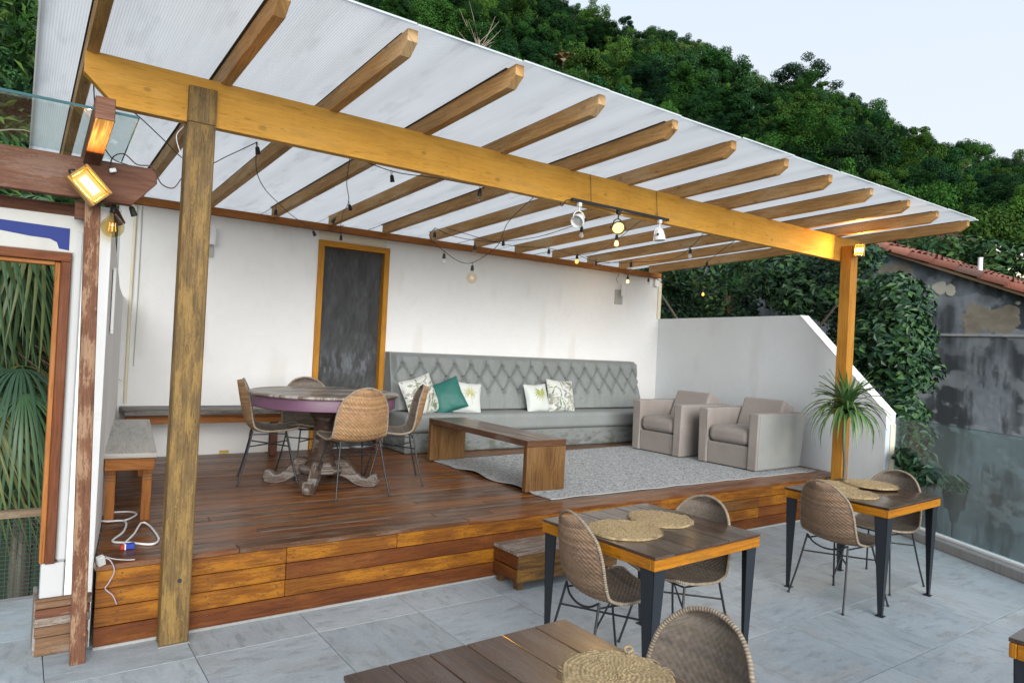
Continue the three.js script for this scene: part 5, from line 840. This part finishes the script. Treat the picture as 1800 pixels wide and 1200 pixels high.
// ---------------------------------------------------------------- wooded hill
const CX = -0.68, CZ = 4.08;
const ridge = [[-60, 0.28], [-30, 0.34], [-2, 0.40], [8, 0.48], [20, 0.55], [29, 0.55], [36, 0.50], [38.8, 0.485], [41.7, 0.46], [45, 0.44], [48.6, 0.422], [52.7, 0.384], [55.8, 0.36], [58.5, 0.345], [61, 0.32], [63.3, 0.283], [66.2, 0.257], [68.2, 0.25], [70.2, 0.232], [71.5, 0.228], [75, 0.20], [85, 0.14], [100, 0.06], [125, 0.0]];
const elev = (az) => { let i = 0; while (i < ridge.length - 2 && az > ridge[i + 1][0]) i++; const [a, b] = [ridge[i], ridge[i + 1]]; return lerp(a[1], b[1], clamp((az - a[0]) / (b[0] - a[0]))); };
const ridgeR = (az) => lerp(115, 190, sst(20, 80, az));
const hillY = (az, r) => { const rd = ridgeR(az), t = clamp((r - 22) / (rd - 22), 0, 1.25), crown = 5.5, top = elev(az) * rd + 1.66 - crown; const s = t <= 1 ? Math.pow(t, 0.92) : 1 - (t - 1) * 0.9; return lerp(-3.2, top, s) + 2.2 * (vn(az * 0.25 + 40, r * 0.07, 999, 999, 5) - 0.5) * sst(0, 0.2, t); };
const pol = (az, r) => [CX + r * Math.sin(az * Math.PI / 180), hillY(az, r), CZ - r * Math.cos(az * Math.PI / 180)];
struct('hill', sheet(120, 60, (u, v) => pol(lerp(-60, 120, u), lerp(21, 230, v))), M.soil);
const crownProto = (seed, n, R0, flat) => {
  const q = rngOf(seed), ls = []; for (let i = 0; i < n; i++) { const d = dirs(q), s = R0 * 0.85 * Math.cbrt(q()), f = lerp(0.14, 0.40, q() * q()); ls.push([d[0] * s, R0 * 0.3 + d[1] * s * flat + 0.15 * q(), d[2] * s, R0 * f, R0 * f * lerp(0.5, 0.85, q()), R0 * f, f / 0.22]); }
  ls.push([0, -0.1, 0, R0 * 0.5, R0 * 0.45, R0 * 0.5, 1.5]);
  return leafBody(lobes(ls, Math.round(9500 / n), R0 * 0.054, R0 * 0.034, seed + 1, 0.4), (k) => { const t = 0.7 + 0.6 * k(); return [t, t, t]; }, seed + 2);
};
const protos = [crownProto(101, 22, 1, 0.8), crownProto(107, 30, 1, 0.55), crownProto(113, 18, 1, 1.05), crownProto(119, 36, 1, 0.7), crownProto(127, 26, 1, 0.9)];
{
  const forest = new THREE.Group(); forest.name = 'hillside_forest'; forest.userData = { kind: 'stuff', label: 'dense green rainforest covering the steep hillside', category: 'forest' }; scene.add(forest);
  const q = rngOf(141), spots = protos.map(() => []); const cols = [[0.014, 0.05, 0.014], [0.022, 0.075, 0.016], [0.035, 0.105, 0.018], [0.06, 0.14, 0.022], [0.03, 0.08, 0.026], [0.065, 0.14, 0.024], [0.012, 0.045, 0.018], [0.02, 0.07, 0.02], [0.04, 0.115, 0.02], [0.016, 0.06, 0.018]];
  for (let r = 24; r < 205; r += lerp(2.8, 3.6, q())) { const step = 3.3 / r * 57.3; for (let az = -24; az < 84; az += step * (0.75 + 0.5 * q())) { if (r > ridgeR(az) * 1.06) continue; const [x, y, z] = pol(az + (q() - 0.5) * step, r + (q() - 0.5) * 3); const s = lerp(1.2, 3.9, Math.pow(q(), 2.0)) * (0.8 + r / 380), c = cols[Math.floor(Math.pow(q(), 1.2) * cols.length)], k = 0.45 + 0.6 * q(); spots[Math.floor(q() * protos.length)].push([x, y + s * 0.35 + Math.pow(q(), 1.5) * 4, z, s, q() * 6.28, c.map((v) => v * k)]); } }
  protos.forEach((g, i) => { const im = new THREE.InstancedMesh(g, M.leafHill, spots[i].length); im.name = 'tree_crowns'; im.userData.kind = 'stuff'; shade(im); const m = new THREE.Matrix4(), e = new THREE.Quaternion(); spots[i].forEach(([x, y, z, s, a, c], k) => { m.compose(V(x, y, z), e.setFromEuler(new THREE.Euler((hash(k, 1, i) - 0.5) * 0.3, a, (hash(k, 2, i) - 0.5) * 0.3)), V(s * (0.8 + 0.4 * hash(k, 4, i)), s * (0.75 + 0.75 * hash(k, 3, i)), s)); im.setMatrixAt(k, m); im.setColorAt(k, lin(...c)); }); forest.add(im); });
}
// pale limbs that show between the crowns
{
  const q = rngOf(151), limbs = []; for (let k = 0; k < 7; k++) { const a = k * 0.9 + q(), l = 1.6 + 1.6 * q(), s = 0.5 + 2.5 * q(); limbs.push(limb([[0, s, 0], [Math.cos(a) * l * 0.4, s + l * 0.5, Math.sin(a) * l * 0.4], [Math.cos(a) * l * 0.7, s + l, Math.sin(a) * l * 0.7]], 0.045, 0.012, 6)); }
  limbs.push(limb([[0, -5, 0], [0.15, -1, 0.1], [0, 3.6, 0]], 0.15, 0.05, 8));
  const N = 170, im = new THREE.InstancedMesh(join(limbs), M.twig, N), m = new THREE.Matrix4(), e = new THREE.Quaternion(); im.name = 'tree_limbs'; im.userData.kind = 'stuff'; shade(im);
  for (let k = 0; k < N; k++) { const az = lerp(18, 74, q()), r = lerp(70, ridgeR(az), Math.sqrt(q())), [x, y, z] = pol(az, r), s = lerp(0.6, 1.15, q()); m.compose(V(x, y + 0.2, z), e.setFromEuler(new THREE.Euler((q() - 0.5) * 0.4, q() * 6.28, (q() - 0.5) * 0.4)), V(s, s, s)); im.setMatrixAt(k, m); { const g = 0.4 + 0.5 * q(); im.setColorAt(k, lin(g, g * 0.96, g * 0.88)); }; }
  scene.getObjectByName('hillside_forest').add(im);
}
// trees one can pick out against the forest
function hillTree(label, az, el, r, s, col, proto, sy = 1, name = 'hill_tree') {
  const t = thing(name, label, 'tree', [0, 0, 0], 0, 'trees standing out on the hillside'), a = az * Math.PI / 180, x = CX + r * Math.sin(a), z = CZ - r * Math.cos(a), y = 1.66 + el * r, gy = hillY(az, r) - 1;
  const m = part('crown', protos[proto], phy({ vertexColors: true, color: lin(...col), roughness: 0.8, specularIntensity: 0.15 }), t); m.position.set(x, y, z); m.scale.set(s, s * sy, s); m.rotation.y = az;
  part('trunk', limb([[x, gy, z], [x + 0.2, (gy + y) / 2, z], [x, y + s * 0.1, z]], 0.05 * s + 0.08, 0.03 * s, 8), M.bark, t);
  for (let k = 0; k < 5; k++) part('branch', limb([[x, lerp(gy, y, 0.75), z], [x + Math.cos(k * 1.3) * s * 0.3, y + s * 0.1, z + Math.sin(k * 1.3) * s * 0.3], [x + Math.cos(k * 1.3) * s * 0.6, y + s * 0.35, z + Math.sin(k * 1.3) * s * 0.6]], 0.02 * s, 0.006 * s, 6), M.bark, t);
}
hillTree('broad dark tree standing above the skyline right of the pergola roof', 57.6, 0.358, 140, 6.6, [0.025, 0.055, 0.03], 3, 0.95);
hillTree('small round dark tree breaking the skyline lower to the right', 62.4, 0.29, 150, 3.8, [0.022, 0.05, 0.026], 0);
hillTree('flat-topped tree on the far right skyline', 70.6, 0.238, 175, 4.6, [0.03, 0.06, 0.03], 1, 0.6);
hillTree('pale silvery tree on the slope near the right edge', 67.7, 0.218, 110, 2.7, [0.24, 0.25, 0.19], 2, 1.35);
hillTree('yellowish tree on the skyline above the middle of the roof', 49, 0.415, 125, 3.4, [0.09, 0.14, 0.035], 4);
hillTree('dark rounded tree on the skyline at the top of the hill', 38.2, 0.465, 112, 4.0, [0.02, 0.048, 0.02], 0);
hillTree('light green tree low on the slope behind the roof edge', 56.2, 0.23, 70, 2.7, [0.075, 0.15, 0.04], 4);
hillTree('large mid-green tree low on the slope beyond the right rafters', 61, 0.178, 75, 3.4, [0.05, 0.115, 0.03], 3);
function hillPalm(label, az, el, r, s, col, seed) {
  const t = thing('hill_palm', label, 'palm', [0, 0, 0], 0, 'palms on the hillside'), q = rngOf(seed), a = az * Math.PI / 180, x = CX + r * Math.sin(a), z = CZ - r * Math.cos(a), y = 1.66 + el * r, m = std({ color: lin(...col), roughness: 0.7 });
  part('trunk', limb([[x, hillY(az, r) - 1, z], [x + 0.2, y - s * 0.6, z], [x, y, z]], 0.18, 0.12, 8), M.bark, t);
  for (let i = 0; i < 16; i++) { const b = i * 2.4, up = lerp(1.2, -0.1, i / 16), L = s * (0.85 + 0.3 * q()); part('frond', sheet(6, 8, (u, v) => { const k = 2 * u - 1, d = L * v, h = Math.sin(up) * d - 0.5 * L * Math.pow(v, 2.4), o = Math.cos(up * 0.9) * d, w = L * 0.15 * Math.sin(Math.PI * Math.min(1, v * 1.05 + 0.03)) * k; return [x + Math.cos(b) * o - Math.sin(b) * w, y + h - Math.abs(k) * L * 0.06 * v, z + Math.sin(b) * o + Math.cos(b) * w]; }), m, t); }
}
hillPalm('palm with arching pale fronds in the forest above the roof edge', 53.2, 0.345, 75, 3.0, [0.12, 0.18, 0.10], 5);
hillPalm('palm with brown dead fronds in the upper forest', 38.5, 0.415, 70, 2.3, [0.19, 0.13, 0.06], 6);
hillPalm('palm among the trees above the eighth rafter', 59, 0.252, 80, 2.4, [0.085, 0.16, 0.07], 7);
{ const t = thing('bare_tree', 'leafless pale-branched tree in the forest above the roof', 'tree'), q = rngOf(171), az = 30.5 * Math.PI / 180, r = 60, x = CX + r * Math.sin(az), z = CZ - r * Math.cos(az), y0 = 1.66 + 0.41 * r;
  part('trunk', limb([[x, y0 - 8, z + 2], [x + 0.3, y0 - 2, z + 2], [x, y0 + 1, z + 2]], 0.22, 0.1, 10), M.twig, t);
  for (let i = 0; i < 34; i++) { const a = q() * 6.28, l = 0.8 + 1.8 * q(), s = y0 - 2 + 3 * q(); part('branch', limb([[x, s, z + 2], [x + Math.cos(a) * l * 0.5, s + l * 0.5, z + 2 + Math.sin(a) * l * 0.3], [x + Math.cos(a) * l, s + l * (0.8 + 0.4 * q()), z + 2 + Math.sin(a) * l * 0.5]], 0.045, 0.01, 8), M.twig, t); } }
renderer.render(scene, camera);
